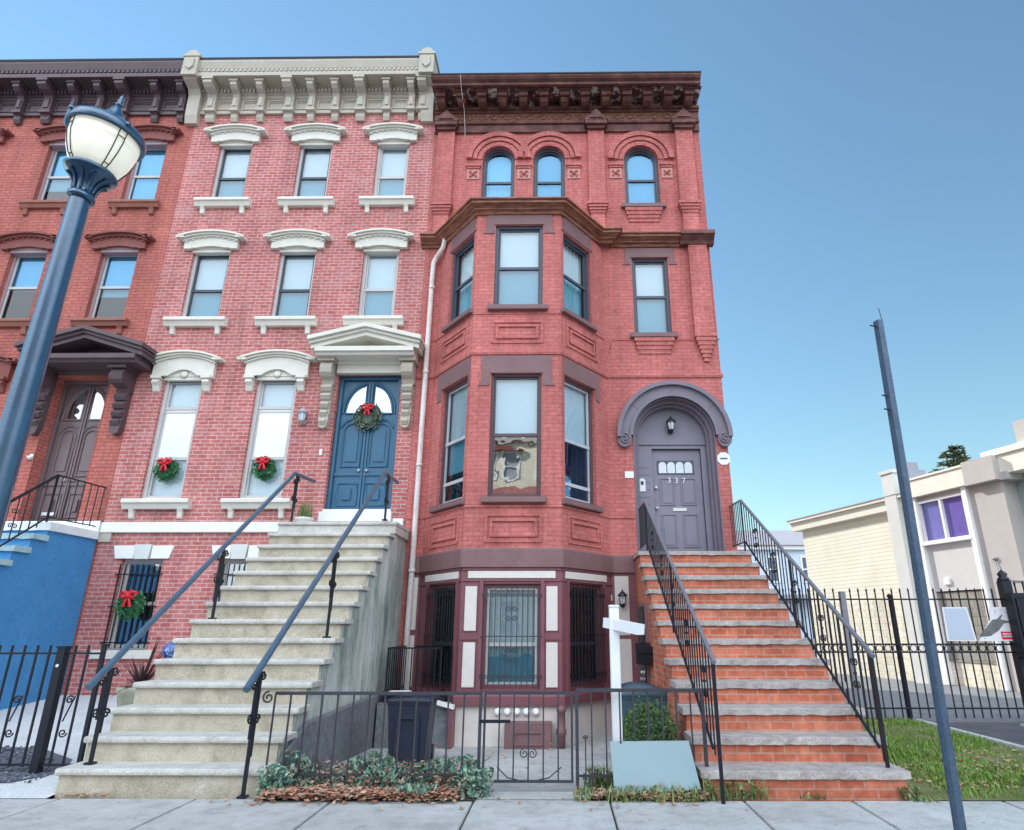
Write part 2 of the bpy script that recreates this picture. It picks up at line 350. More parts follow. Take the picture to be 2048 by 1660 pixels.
M['gravel'] = ramp_mat('dark_gravel', [(0.06, 0.07, 0.10), (0.22, 0.24, 0.28)], 40, rough=0.9, bump=1.0, bscale=60)
M['pebble'] = leaf('pebbles', [(0.05, 0.055, 0.075), (0.12, 0.13, 0.16), (0.24, 0.26, 0.30)], 0.8)
M['grass'] = leaf('grass_blades', [(0.07, 0.17, 0.025), (0.13, 0.27, 0.03), (0.20, 0.34, 0.05), (0.28, 0.30, 0.10)], 0.6)
M['ivy'] = leaf('ivy_leaves', [(0.03, 0.085, 0.06), (0.07, 0.19, 0.14), (0.14, 0.30, 0.22), (0.26, 0.38, 0.27), (0.40, 0.46, 0.38), (0.20, 0.15, 0.10)], 0.45)
M['litter'] = leaf('dry_leaves', [(0.30, 0.11, 0.07), (0.45, 0.20, 0.13), (0.55, 0.32, 0.22), (0.36, 0.24, 0.15), (0.62, 0.44, 0.34)], 0.8)
M['weed'] = leaf('weed_leaves', [(0.05, 0.12, 0.04), (0.12, 0.22, 0.07), (0.30, 0.34, 0.14), (0.34, 0.20, 0.10)], 0.6)
M['bush'] = leaf('bush_leaves', [(0.03, 0.075, 0.03), (0.06, 0.13, 0.045), (0.12, 0.21, 0.07), (0.20, 0.28, 0.10)], 0.5)
M['pine'] = leaf('conifer_needles', [(0.07, 0.105, 0.055), (0.13, 0.16, 0.075), (0.24, 0.23, 0.12)], 0.6)
M['wreath'] = leaf('wreath_needles', [(0.025, 0.11, 0.05), (0.05, 0.19, 0.08), (0.10, 0.28, 0.12)], 0.5)
M['wreath_frost'] = leaf('frosted_wreath_needles', [(0.06, 0.10, 0.075), (0.13, 0.18, 0.13), (0.26, 0.30, 0.24)], 0.6)
M['ribbon'] = paint('red_ribbon', (0.62, 0.02, 0.035), 0.45, 0.2, 20, bump=0.05)
M['cordyline'] = leaf('dark_spiky_leaves', [(0.06, 0.03, 0.045), (0.13, 0.06, 0.07), (0.09, 0.07, 0.05)], 0.45)
M['ball_blue'] = ramp_mat('blue_and_white_glazed_globe', [(0.02, 0.05, 0.20), (0.05, 0.12, 0.40), (0.10, 0.20, 0.50), (0.75, 0.80, 0.85)], 22, rough=0.15, spec=0.8, bump=0.05, lo=0.35, hi=0.66, bscale=10)
M['pot'] = ramp_mat('mossy_stone_pot', [(0.28, 0.28, 0.20), (0.44, 0.43, 0.33)], 8, rough=0.9)
M['pot_white'] = paint('white_bowl_pot', (0.75, 0.75, 0.72), 0.5, 0.1, 6)
M['bin_black'] = paint('black_bin_plastic', (0.018, 0.024, 0.045), 0.5, 0.2, 6, bump=0.05)
M['bin_blue'] = paint('blue_grey_bin_plastic', (0.055, 0.095, 0.13), 0.45, 0.2, 6, bump=0.05)
M['sign_white'] = paint('white_vinyl_post', (0.82, 0.83, 0.85), 0.4, 0.05, 4, bump=0.02)
M['sign_blank'] = paint('pale_blue_grey_panel', (0.235, 0.33, 0.355), 0.5, 0.02, 2, bump=0)
M['sign_grey'] = paint('blue_grey_sign_panel', (0.46, 0.52, 0.62), 0.45, 0.06, 3, bump=0.02)
M['sign_face'] = paint('white_sign_face', (0.76, 0.72, 0.76), 0.5, 0.05, 3, bump=0.02)
M['sign_red'] = paint('red_sign_label', (0.62, 0.03, 0.07), 0.5, 0.05, 3, bump=0)
M['sign_dark'] = ramp_mat('grey_sign_silhouette', [(0.10, 0.095, 0.10), (0.22, 0.22, 0.22)], 3, rough=0.6, bump=0)
M['text_dark'] = paint('dark_lettering', (0.10, 0.12, 0.16), 0.5, 0.02, 3, bump=0)
M['steel'] = paint('bright_steel', (0.72, 0.72, 0.75), 0.25, 0.05, 4, metal=0.7, bump=0.02)
M['brass_white'] = paint('pale_metal_numeral', (0.80, 0.78, 0.84), 0.35, 0.05, 4, metal=0.3, bump=0)
M['pipe_white'] = ramp_mat('pinkish_white_downspout_paint', [(0.55, 0.45, 0.42), (0.76, 0.69, 0.67), (0.83, 0.79, 0.78)], 4, rough=0.5, stretch=(1, 1, 0.4), bump=0.1)
M['lantern_black'] = paint('black_lantern_metal', (0.02, 0.022, 0.03), 0.35, 0.2, 10, spec=0.6)
M['frost'] = paint('frosted_lantern_glass', (0.72, 0.75, 0.80), 0.3, 0.05, 5, bump=0.02)
M['siding'] = stripes('cream_lap_siding', (0.80, 0.76, 0.62), (0.60, 0.56, 0.46), 0.125, 0.13, 0.6)
M['block_cream'] = brick('painted_cream_block', (0.78, 0.72, 0.58), (0.82, 0.77, 0.64), (0.68, 0.62, 0.50), bw=0.40, rh=0.20, ms=0.012, stain=0.10, bump=0.3)
M['block_grey'] = brick('grey_stone_block', (0.30, 0.29, 0.25), (0.36, 0.35, 0.30), (0.22, 0.21, 0.19), bw=0.40, rh=0.22, ms=0.012, stain=0.2)
M['trim_cream'] = paint('cream_fascia', (0.80, 0.77, 0.66), 0.6, 0.08, 2, bump=0.05)
M['trim_grey'] = paint('grey_white_pier', (0.66, 0.67, 0.64), 0.7, 0.1, 2, bump=0.1)
M['taupe_wall'] = paint('taupe_stucco', (0.50, 0.47, 0.44), 0.85, 0.08, 3, bump=0.3)
M['green_grey'] = paint('grey_green_stucco', (0.30, 0.36, 0.34), 0.9, 0.12, 5, bump=0.5)
M['panel_grey'] = paint('pale_grey_panel', (0.62, 0.62, 0.60), 0.7, 0.06, 2, bump=0.05)
M['roof_grey'] = paint('grey_shingle_roof', (0.34, 0.33, 0.36), 0.85, 0.15, 3, bump=0.3)
M['roof_black'] = paint('black_roof_felt', (0.03, 0.032, 0.04), 0.8, 0.2, 3)
M['house_blue'] = stripes('pale_blue_siding', (0.56, 0.66, 0.76), (0.44, 0.53, 0.62), 0.15, 0.13)
M['chimney_grey'] = paint('grey_chimney_stucco', (0.34, 0.36, 0.40), 0.85, 0.15, 3)
M['bark'] = paint('bark', (0.10, 0.075, 0.055), 0.9, 0.3, 10, bump=0.6)
def lamp_glass():
    m, t, b = _mat('prismatic_lamp_globe'); n = t.nodes.new; l = t.links.new
    tc = n('ShaderNodeTexCoord'); a = n('ShaderNodeTexNoise'); a.inputs['Scale'].default_value = 5; l(tc.outputs['Object'], a.inputs[0])
    cr = n('ShaderNodeValToRGB'); l(a.outputs['Fac'], cr.inputs[0])
    cr.color_ramp.elements[0].position = 0.35; cr.color_ramp.elements[0].color = (0.74, 0.75, 0.66, 1)
    cr.color_ramp.elements[1].position = 0.65; cr.color_ramp.elements[1].color = (0.90, 0.89, 0.80, 1)
    l(cr.outputs[0], b.inputs['Base Color']); b.inputs['Roughness'].default_value = 0.18
    b.inputs['Subsurface Weight'].default_value = 0.4; b.inputs['Subsurface Radius'].default_value = (0.2, 0.2, 0.15)
    b.inputs['Emission Color'].default_value = (1.0, 0.97, 0.80, 1); b.inputs['Emission Strength'].default_value = 0.22
    return m
M['lamp_globe'] = lamp_glass()

# ------------------------------------------------------------------ mesh helpers
WL = {}          # world location of the thing each object belongs to

class Fr:
    """wall frame: s runs to the right along the wall, d outwards, z up"""
    def __init__(self, ox, oy, tx=1.0, ty=0.0):
        L = math.hypot(tx, ty); tx /= L; ty /= L
        self.o = (ox, oy); self.t = (tx, ty); self.n = (ty, -tx)
    def p(self, s, d, z):
        return (self.o[0] + s * self.t[0] + d * self.n[0], self.o[1] + s * self.t[1] + d * self.n[1], z)

class MB:
    def __init__(self): self.v = []; self.f = []; self.s = []
    def add(self, vs, fs, smooth=False):
        k = len(self.v); self.v += [tuple(p) for p in vs]
        for f in fs: self.f.append(tuple(i + k for i in f)); self.s.append(smooth)
        return self
    BF = [(0, 1, 2, 3), (4, 7, 6, 5), (0, 4, 5, 1), (1, 5, 6, 2), (2, 6, 7, 3), (3, 7, 4, 0)]
    def box(self, x0, x1, y0, y1, z0, z1):
        return self.add([(x0, y0, z0), (x1, y0, z0), (x1, y0, z1), (x0, y0, z1), (x0, y1, z0), (x1, y1, z0), (x1, y1, z1), (x0, y1, z1)], self.BF)
    def fbox(self, fr, s0, s1, d0, d1, z0, z1):
        P = fr.p
        return self.add([P(s0, d1, z0), P(s1, d1, z0), P(s1, d1, z1), P(s0, d1, z1), P(s0, d0, z0), P(s1, d0, z0), P(s1, d0, z1), P(s0, d0, z1)], self.BF)
    def quad(self, a, b, c, d): return self.add([a, b, c, d], [(0, 1, 2, 3)])
    def prism(self, fr, poly, d0, d1):
        """polygon in (s,z) extruded from depth d0 to d1 (front)"""
        n = len(poly)
        vs = [fr.p(s, d1, z) for s, z in poly] + [fr.p(s, d0, z) for s, z in poly]
        fs = [tuple(range(n)), tuple(range(2 * n - 1, n - 1, -1))] + [(i, i + n, (i + 1) % n + n, (i + 1) % n) for i in range(n)]
        return self.add(vs, fs)
    def dprism(self, fr, prof, s0, s1):
        """profile in (d,z) extruded along s"""
        n = len(prof)
        vs = [fr.p(s0, d, z) for d, z in prof] + [fr.p(s1, d, z) for d, z in prof]
        fs = [tuple(range(n)), tuple(range(2 * n - 1, n - 1, -1))] + [(i, i + n, (i + 1) % n + n, (i + 1) % n) for i in range(n)]
        return self.add(vs, fs)
    def sweep(self, path, prof, close=True):
        """closed profile (out,z) swept along a plan polyline (left to right as seen from outside)"""
        k = len(prof); m = len(path); vs = []
        for i, p in enumerate(path):
            def nn(a, b):
                dx, dy = b[0] - a[0], b[1] - a[1]; L = math.hypot(dx, dy); return (dy / L, -dx / L)
            if i == 0: nx, ny = nn(path[0], path[1])
            elif i == m - 1: nx, ny = nn(path[-2], path[-1])
            else:
                a = nn(path[i - 1], p); b = nn(p, path[i + 1]); dd = 1 + a[0] * b[0] + a[1] * b[1]
                nx, ny = (a[0] + b[0]) / dd, (a[1] + b[1]) / dd
            vs += [(p[0] + d * nx, p[1] + d * ny, z) for d, z in prof]
        fs = []
        for i in range(m - 1):
            for j in range(k):
                j2 = (j + 1) % k
                fs.append((i * k + j, (i + 1) * k + j, (i + 1) * k + j2, i * k + j2))
        fs += [tuple(range(k)), tuple(range((m - 1) * k + k - 1, (m - 1) * k - 1, -1))]
        return self.add(vs, fs)
    def tube(self, pts, r, n=8, smooth=True, r2=None):
        pts = [Vector(p) for p in pts]; m = len(pts); vs = []; up = None
        for i, p in enumerate(pts):
            t = (pts[min(i + 1, m - 1)] - pts[max(i - 1, 0)]).normalized()
            if up is None:
                up = Vector((0, 0, 1)) if abs(t.z) < 0.9 else Vector((1, 0, 0))
            a = (up - t * up.dot(t)).normalized(); b = t.cross(a); up = a
            rr = r if r2 is None else r + (r2 - r) * i / (m - 1)
            vs += [p + (a * math.cos(2 * PI * j / n + PI / n) + b * math.sin(2 * PI * j / n + PI / n)) * rr for j in range(n)]
        fs = [(i * n + j, i * n + (j + 1) % n, (i + 1) * n + (j + 1) % n, (i + 1) * n + j) for i in range(m - 1) for j in range(n)]
        self.add(vs, fs, smooth)
        self.add(vs[:n], [tuple(range(n - 1, -1, -1))]); self.add(vs[-n:], [tuple(range(n))])
        return self
    def bar(self, a, b, w): return self.tube([a, b], w * 0.7071, 4, False)
    def lathe(self, prof, c, n=28, smooth=True, mat=None):
        vs = []
        for r, z in prof:
            for j in range(n):
                q = Vector((r * math.cos(2 * PI * j / n), r * math.sin(2 * PI * j / n), z))
                if mat: q = mat @ q
                vs.append((q.x + c[0], q.y + c[1], q.z + c[2]))
        m = len(prof)
        fs = [(i * n + j, i * n + (j + 1) % n, (i + 1) * n + (j + 1) % n, (i + 1) * n + j) for i in range(m - 1) for j in range(n)]
        fs += [tuple(range(n - 1, -1, -1)), tuple(range((m - 1) * n, m * n))]
        return self.add(vs, fs, smooth)
    def ring(self, fr, A, B, d0, d1):
        """strip between outer outline A and inner outline B, front at d1"""
        n = len(A)
        vs = [fr.p(s, d1, z) for s, z in A] + [fr.p(s, d1, z) for s, z in B] + [fr.p(s, d0, z) for s, z in A] + [fr.p(s, d0, z) for s, z in B]
        fs = []
        for i in range(n):
            j = (i + 1) % n
            fs += [(i, j, n + j, n + i), (n + i, n + j, 3 * n + j, 3 * n + i), (i, 2 * n + i, 2 * n + j, j)]
        return self.add(vs, fs)
    def spiral(self, fr, s, d, z, r, turns=1.3, w=0.008, flip=1, start=0.0, n=16):
        pts = []
        for i in range(n + 1):
            t = i / n; a = start + flip * t * turns * 2 * PI; rr = r * (1 - 0.8 * t)
            pts.append(fr.p(s + rr * math.cos(a), d, z + rr * math.sin(a)))
        return self.tube(pts, w, 5)
    def build(self, name, mat, parent=None, loc=None, bevel=0.0, label=None, weld=False):
        me = bpy.data.meshes.new(name)
        w = WL[parent] if parent is not None else Vector(loc or (0, 0, 0))
        me.from_pydata([(x - w[0], y - w[1], z - w[2]) for x, y, z in self.v], [], self.f)
        me.polygons.foreach_set('use_smooth', self.s)
        if bevel or weld:
            bm = bmesh.new(); bm.from_mesh(me)
            if weld: bmesh.ops.remove_doubles(bm, verts=bm.verts, dist=1e-4)
            if bevel:
                ed = [e for e in bm.edges if len(e.link_faces) == 2 and e.calc_face_angle(0) > 0.5]
                bmesh.ops.bevel(bm, geom=ed, offset=bevel, segments=2, affect='EDGES', clamp_overlap=True)
            bm.to_mesh(me); bm.free()
        me.update()
        uvl = me.uv_layers.new(name='UVMap')
        vv = me.vertices
        for p in me.polygons:
            nx, ny, nz = p.normal
            flat = abs(nz) > 0.75
            if not flat:
                L = math.hypot(nx, ny) or 1; tx, ty = -ny / L, nx / L
            for li in p.loop_indices:
                q = vv[me.loops[li].vertex_index].co
                X, Y, Z = q.x + w[0], q.y + w[1], q.z + w[2]
                uvl.data[li].uv = (X, Y) if flat else (X * tx + Y * ty, Z)
        me.materials.append(M[mat] if isinstance(mat, str) else mat)
        o = bpy.data.objects.new(name, me)
        C.objects.link(o)
        if parent is not None: o.parent = parent
        else: o.location = w
        WL[o] = w
        if label: o['label'] = label
        return o

def tag(o, label=None, cat=None, group=None, kind=None):
    if label: o['label'] = label
    if cat: o['category'] = cat
    if group: o['group'] = group
    if kind: o['kind'] = kind
    return o
def thing(name, label, cat, loc, group=None):
    o = bpy.data.objects.new(name, None); C.objects.link(o)
    o.location = loc; o.empty_display_size = 0.3; WL[o] = Vector(loc)
    return tag(o, label, cat, group)
def structure(mb, name, mat):
    o = mb.build(name, mat); o['kind'] = 'structure'; return o
def clone(o, dv, parent=None):
    """a copy of a part shifted by dv (shares the mesh)"""
    c = o.copy(); C.objects.link(c); c.parent = parent or o.parent; c.location = o.location + Vector(dv); WL[c] = WL[o]
    return c

def outline(a, b, c, d, arch=False, t=0.0, n=14):
    a += t; b -= t; c += t; d -= t
    if not arch: return [(a, c), (b, c), (b, d), (a, d)]
    r = (b - a) / 2; m = (a + b) / 2; sp = d - r
    return [(a, c), (b, c)] + [(m + r * math.cos(PI * i / n), sp + r * math.sin(PI * i / n)) for i in range(n + 1)]

def wall(mb, fr, s0, s1, z0, z1, holes, depth):
    """wall face at d=0 with rectangular / arched holes and their reveals"""
    xs = sorted({s0, s1} | {h[0] for h in holes} | {h[1] for h in holes})
    zs = sorted({z0, z1} | {h[2] for h in holes} | {h[3] for h in holes})
    xs = [x for x in xs if s0 <= x <= s1]; zs = [z for z in zs if z0 <= z <= z1]
    for i in range(len(xs) - 1):
        for j in range(len(zs) - 1):
            cx, cz = (xs[i] + xs[i + 1]) / 2, (zs[j] + zs[j + 1]) / 2
            if any(h[0] < cx < h[1] and h[2] < cz < h[3] for h in holes): continue
            mb.quad(fr.p(xs[i], 0, zs[j]), fr.p(xs[i + 1], 0, zs[j]), fr.p(xs[i + 1], 0, zs[j + 1]), fr.p(xs[i], 0, zs[j + 1]))
    for h in holes:
        arch = len(h) > 4 and h[4]
        O = outline(*h[:4], arch=arch)
        for i in range(len(O)):
            p, q = O[i], O[(i + 1) % len(O)]
            mb.quad(fr.p(q[0], 0, q[1]), fr.p(p[0], 0, p[1]), fr.p(p[0], -depth, p[1]), fr.p(q[0], -depth, q[1]))
        if arch:
            pts = O[2:]; m = (h[0] + h[1]) / 2
            for i in range(len(pts) - 1):
                cx = h[1] if (pts[i][0] + pts[i + 1][0]) / 2 > m else h[0]
                mb.add([fr.p(cx, 0, h[3]), fr.p(*(pts[i + 1][0], 0, pts[i + 1][1])), fr.p(pts[i][0], 0, pts[i][1])], [(0, 1, 2)])
    return mb

FAC = Fr(0, 11.52)                      # the common street front of the row
BL = Fr(-2.52, 11.52, 0.92, -1.14)      # slanted sides and front of the bay
BF = Fr(-1.60, 10.38)
BR = Fr(0.02, 10.38, 0.90, 1.14)
LBL = math.hypot(0.92, 1.14); LBR = math.hypot(0.90, 1.14); LBF = 1.62

def window(h, fr, a, b, c, d, rec, fm, sm, arch=False, fw=0.055, mid=None, shade=1.0, shade_m='shade', up='glass', lo='glass', label=None, rails=(), screen=False, room=True):
    """double-hung window set in an opening: frame > sash, two panes, shade"""
    A = outline(a, b, c, d, arch); B = outline(a, b, c, d, arch, fw)
    mb = MB(); mb.ring(fr, A, B, -rec - 0.07, -rec)
    wdw = mb.build('window', fm, h, label=label)
    if mid is None: mid = (c + d) / 2
    a2, b2, c2, d2 = a + fw, b - fw, c + fw, d - fw
    s = MB(); e = 0.035
    s.fbox(fr, a2, b2, -rec - 0.075, -rec - 0.028, mid - 0.028, mid + 0.028)
    O = outline(a2, b2, c2, d2, arch); I = outline(a2, b2, c2, d2, arch, e)
    s.ring(fr, O, I, -rec - 0.075, -rec - 0.04)
    for zr in rails: s.fbox(fr, a2, b2, -rec - 0.07, -rec - 0.03, zr - 0.03, zr + 0.03)
    s.build('sash', sm, wdw)
    p = MB(); pp = [q for q in outline(a2, b2, mid, d2, arch)]
    p.add([fr.p(x, -rec - 0.060, z) for x, z in pp], [tuple(range(len(pp)))]); p.build('pane', up, wdw)
    p = MB(); p.quad(fr.p(a2, -rec - 0.056, c2), fr.p(b2, -rec - 0.056, c2), fr.p(b2, -rec - 0.056, mid), fr.p(a2, -rec - 0.056, mid)); p.build('pane', lo, wdw)
    if shade:
        zb = d2 - (d2 - c2) * shade
        k = MB()
        if shade_m == 'curtain':       # hanging cloth with real folds
            n = 48; vs = []
            for i in range(n + 1):
                s_ = a2 - 0.02 + (b2 - a2 + 0.04) * i / n
                dd = 0.022 * math.sin(i * 0.93) + 0.012 * math.sin(i * 2.3 + 1)
                vs += [fr.p(s_, -rec - 0.16 + dd, zb), fr.p(s_, -rec - 0.16 + dd * 0.7, d2 + (0 if arch else 0.03))]
            k.add(vs, [(2 * i, 2 * i + 2, 2 * i + 3, 2 * i + 1) for i in range(n)], True)
            k.build('curtain', shade_m, wdw)
        elif shade_m == 'blind':       # slatted blind
            z = zb
            while z < d2 - 0.01:
                k.quad(fr.p(a2 - 0.02, -rec - 0.135, z), fr.p(b2 + 0.02, -rec - 0.135, z), fr.p(b2 + 0.02, -rec - 0.112, z + 0.052), fr.p(a2 - 0.02, -rec - 0.112, z + 0.052)); z += 0.046
            k.build('blind', shade_m, wdw)
        else:
            k.fbox(fr, a2 - 0.02, b2 + 0.02, -rec - 0.125, -rec - 0.115, zb, d2 + (0 if arch else 0.03)); k.build('shade', shade_m, wdw)
    return wdw

def sill(h, fr, a, b, z, m, ov=0.2, hgt=0.17, d=0.15, brackets=True, under=None):
    k = MB(); k.dprism(fr, [(-0.02, z - hgt), (d * 0.55, z - hgt), (d * 0.8, z - hgt * 0.45), (d, z - hgt * 0.40), (d, z - 0.02), (d - 0.01, z), (-0.14, z + 0.004), (-0.14, z - 0.02), (-0.02, z - 0.02)], a - ov, b + ov)
    o = k.build('window_sill', m, h)
    if brackets:
        for s in (a - ov * 0.45, b + ov * 0.45 - 0.09):
            q = MB(); q.dprism(fr, [(0, z - hgt - 0.18), (0.05, z - hgt - 0.16), (0.07, z - hgt - 0.06), (0.10, z - hgt), (0, z - hgt)], s, s + 0.09)
            q.build('bracket', m, o)
    return o

def seg_arc(hw, z0, rise, cx, n=14, x0=None):
    return [(cx - hw + 2 * hw * i / n, z0 + rise * (1 - (2 * i / n - 1) ** 2)) for i in range(n + 1)]

def hood(h, fr, a, b, z, m, big=False, thin=False):
    """segmental hood mould over a window head at height z"""
    cx = (a + b) / 2; w = (b - a) / 2; k = MB()
    W = w + (0.17 if not big else 0.22); ze = z + (0.215 if not big else 0.32); rise = 0.12 if not big else 0.15
    leg = z - (0.02 if not big else 0.05)
    body = [(cx - W, leg), (cx - w - 0.01, leg), (cx - w - 0.01, z)] + [(cx - w * 0.75 + 1.5 * w * i / 8, z + (0.04 if not big else 0.13) * (1 - (i / 4 - 1) ** 2)) for i in range(9)] + [(cx + w + 0.01, z), (cx + w + 0.01, leg), (cx + W, leg)]
    body += list(reversed(seg_arc(W, ze - 0.06, rise, cx)))
    k.prism(fr, body, -0.02, 0.09)
    def band(hw, zb, t, d, rise):
        top = seg_arc(hw, zb + t, rise, cx); bot = seg_arc(hw, zb, rise, cx)
        vs = [fr.p(s, dd, zz) for dd in (0, d) for (s, zz) in bot + list(reversed(top))]
        n = len(bot) * 2
        k.add(vs, [])
        base = len(k.v) - 2 * n
        for i in range(n):
            j = (i + 1) % n
            k.f.append((base + i, base + j, base + n + j, base + n + i)); k.s.append(False)
        L = len(bot)
        for i in range(L - 1):
            k.f.append((base + n + i, base + n + i + 1, base + n + 2 * L - 2 - i, base + n + 2 * L - 1 - i)); k.s.append(False)
    if thin:
        band(W + 0.04, ze - 0.07, 0.05, 0.14, rise); band(W + 0.09, ze - 0.02, 0.045, 0.2, rise)
    else:
        band(W + 0.02, ze - 0.075, 0.035, 0.13, rise); band(W + 0.07, ze - 0.04, 0.04, 0.17, rise); band(W + 0.11, ze, 0.04, 0.21, rise)
    # flat ears at both ends
    for sg in (-1, 1):
        x0 = cx + sg * (W - 0.02); x1 = cx + sg * (W + 0.15)
        k.fbox(fr, min(x0, x1), max(x0, x1), 0, 0.2, ze - 0.02, ze + 0.035)
    if big:
        for sg in (-1, 1):
            x0 = cx + sg * (w + 0.02); x1 = cx + sg * (w + 0.19)
            lo, hi = min(x0, x1), max(x0, x1)
            k.dprism(fr, [(0, leg - 0.02), (0.11, leg - 0.02), (0.14, leg - 0.1), (0.08, leg - 0.16), (0.04, leg - 0.26), (0, leg - 0.28)], lo + 0.02, hi - 0.02)
            k.fbox(fr, lo - 0.01, hi + 0.01, 0, 0.15, leg - 0.02, leg + 0.04)
    else:
        for i in range(9):    # shallow dentil blocks under the cap
            x = cx - W + 0.05 + (2 * W - 0.1) * i / 8
            zz = ze - 0.10 + rise * (1 - ((x - cx) / W) ** 2)
            k.fbox(fr, x - 0.025, x + 0.025, 0.08, 0.115, zz, zz + 0.035)
    o = k.build('window_hood', m, h)
    q = MB(); q.fbox(fr, a - 0.005, b + 0.005, -0.15, 0.015, z - 0.07, z + 0.002)
    q.prism(fr, [(a, z), (b, z)] + [(cx + w * 0.75 - 1.5 * w * i / 8, z + (0.05 if not big else 0.14) * (1 - (i / 4 - 1) ** 2)) for i in range(9)], -0.02, 0.03)
    if big: q.lathe([(0, 0), (0.09, 0), (0.07, 0.02), (0, 0.03)], fr.p(cx, 0.03, z + 0.055), 12, mat=Matrix.Rotation(R(90), 3, 'X'))
    q.build('head_panel', m if not thin else 'frame1', o)
    return o

def italian_cornice(h, fr, x0, x1, zb, m, brk, big):
    """bracketed cornice: frieze, dentils, crown; brackets are its sub-parts"""
    k = MB(); P = [fr.p(x0, 0, 0)[:2], fr.p(x1, 0, 0)[:2]]
    k.sweep(P, [(0, zb - 0.02), (0.06, zb - 0.02), (0.06, zb + 0.06), (0.03, zb + 0.08), (0.03, zb + 0.40), (0.06, zb + 0.43), (0.06, zb + 0.49), (0.10, zb + 0.51), (0.10, zb + 0.66), (0.14, zb + 0.70), (0.40, zb + 0.72), (0.40, zb + 0.70), (0.46, zb + 0.70), (0.46, zb + 0.80), (0.42, zb + 0.83), (0.42, zb + 0.90), (0.44, zb + 0.93), (0.48, zb + 1.10), (0.48, zb + 1.155), (0, zb + 1.20)])
    n = int((x1 - x0) / 0.105)
    for i in range(n):
        x = x0 + 0.05 + i * 0.105
        k.fbox(fr, x, x + 0.055, 0.415, 0.458, zb + 0.838, zb + 0.898)
    n = int((x1 - x0) / 0.085)
    for i in range(n):
        x = x0 + 0.02 + i * 0.085
        k.fbox(fr, x, x + 0.046, 0.095, 0.155, zb + 0.535, zb + 0.625)
    cor = k.build('cornice', m, h)
    q = MB(); q.fbox(fr, x0, x1, 0.0, 0.49, zb + 1.157, zb + 1.215); q.build('flashing', 'roof_black', cor)
    xs = sorted(brk)
    for i in range(len(xs) - 1):          # sunk frieze panels between brackets
        a, b = xs[i] + 0.11, xs[i + 1] - 0.11
        if b - a > 0.15:
            q = MB(); q.ring(fr, outline(a, b, zb + 0.10, zb + 0.38), outline(a, b, zb + 0.10, zb + 0.38, t=0.035), 0.025, 0.055)
            j = 0
            while a + 0.05 + j * 0.05 < b - 0.08: q.fbox(fr, a + 0.05 + j * 0.05, a + 0.075 + j * 0.05, 0.028, 0.05, zb + 0.295, zb + 0.335); j += 1
            q.build('frieze_panel', m, cor)
    for x in brk:
        bw = 0.10 if x in big else 0.072
        dd = 0.44 if x in big else 0.37
        q = MB()
        q.dprism(fr, [(0, zb - 0.24), (0.07, zb - 0.26), (0.11, zb - 0.17), (0.10, zb - 0.06), (0.15, zb + 0.01), (0.165, zb + 0.12), (0.15, zb + 0.36), (0.19, zb + 0.44), (dd * 0.8, zb + 0.47), (dd, zb + 0.54), (dd, zb + 0.64), (dd * 0.97, zb + 0.69), (0, zb + 0.69)], x - bw, x + bw)
        q.fbox(fr, x - bw - 0.03, x + bw + 0.03, 0.13, dd + 0.025, zb + 0.625, zb + 0.692)
        q.fbox(fr, x - bw - 0.03, x + bw + 0.03, 0.0, 0.18, zb - 0.03, zb + 0.03)
        q.fbox(fr, x - bw * 0.55, x + bw * 0.55, 0.10, 0.185, zb + 0.10, zb + 0.34)
        q.build('bracket', m, cor)
    return cor

def pediment(h, fr, xc, hw, z0, z1, m, dep=0.52, tym='taupe', plain=None):
    """triangular door hood: horizontal cornice, raking cornices, sunk tympanum, scroll consoles"""
    k = MB()
    k.dprism(fr, [(0, z0), (dep * 0.86, z0), (dep * 0.9, z0 + 0.05), (dep, z0 + 0.06), (dep, z0 + 0.15), (dep - 0.03, z0 + 0.17), (0, z0 + 0.17)], xc - hw + 0.10, xc + hw - 0.10)
    za = z0 + 0.17; sl = (z1 - za) / hw
    for sg in (-1, 1):
        e, ap = xc + sg * hw, xc
        for (t0, t1, dd, ex) in ((0.0, 0.09, dep - 0.05, 0.0), (0.09, 0.15, dep + 0.0, 0.02), (0.15, 0.23, dep + 0.06, 0.05)):
            xo = e + sg * ex
            pts = [(xo, za + t0 - 0.20 + 0.0), (ap, z1 + t0 - 0.23), (ap, z1 + t1 - 0.23), (xo, za + t1 - 0.20)]
            pts = [(xo, za + t0 - 0.04), (ap, z1 + t0 - 0.23), (ap, z1 + t1 - 0.23), (xo, za + t1 - 0.04)]
            if sg < 0: pts = pts
            k.prism(fr, pts, 0, dd)
    o = k.build('door_pediment', m, h)
    t = MB(); t.prism(fr, [(xc - hw + 0.15, za), (xc + hw - 0.15, za), (xc, z1 - 0.2)], 0, dep * 0.10); t.build('tympanum', tym, o)
    return o

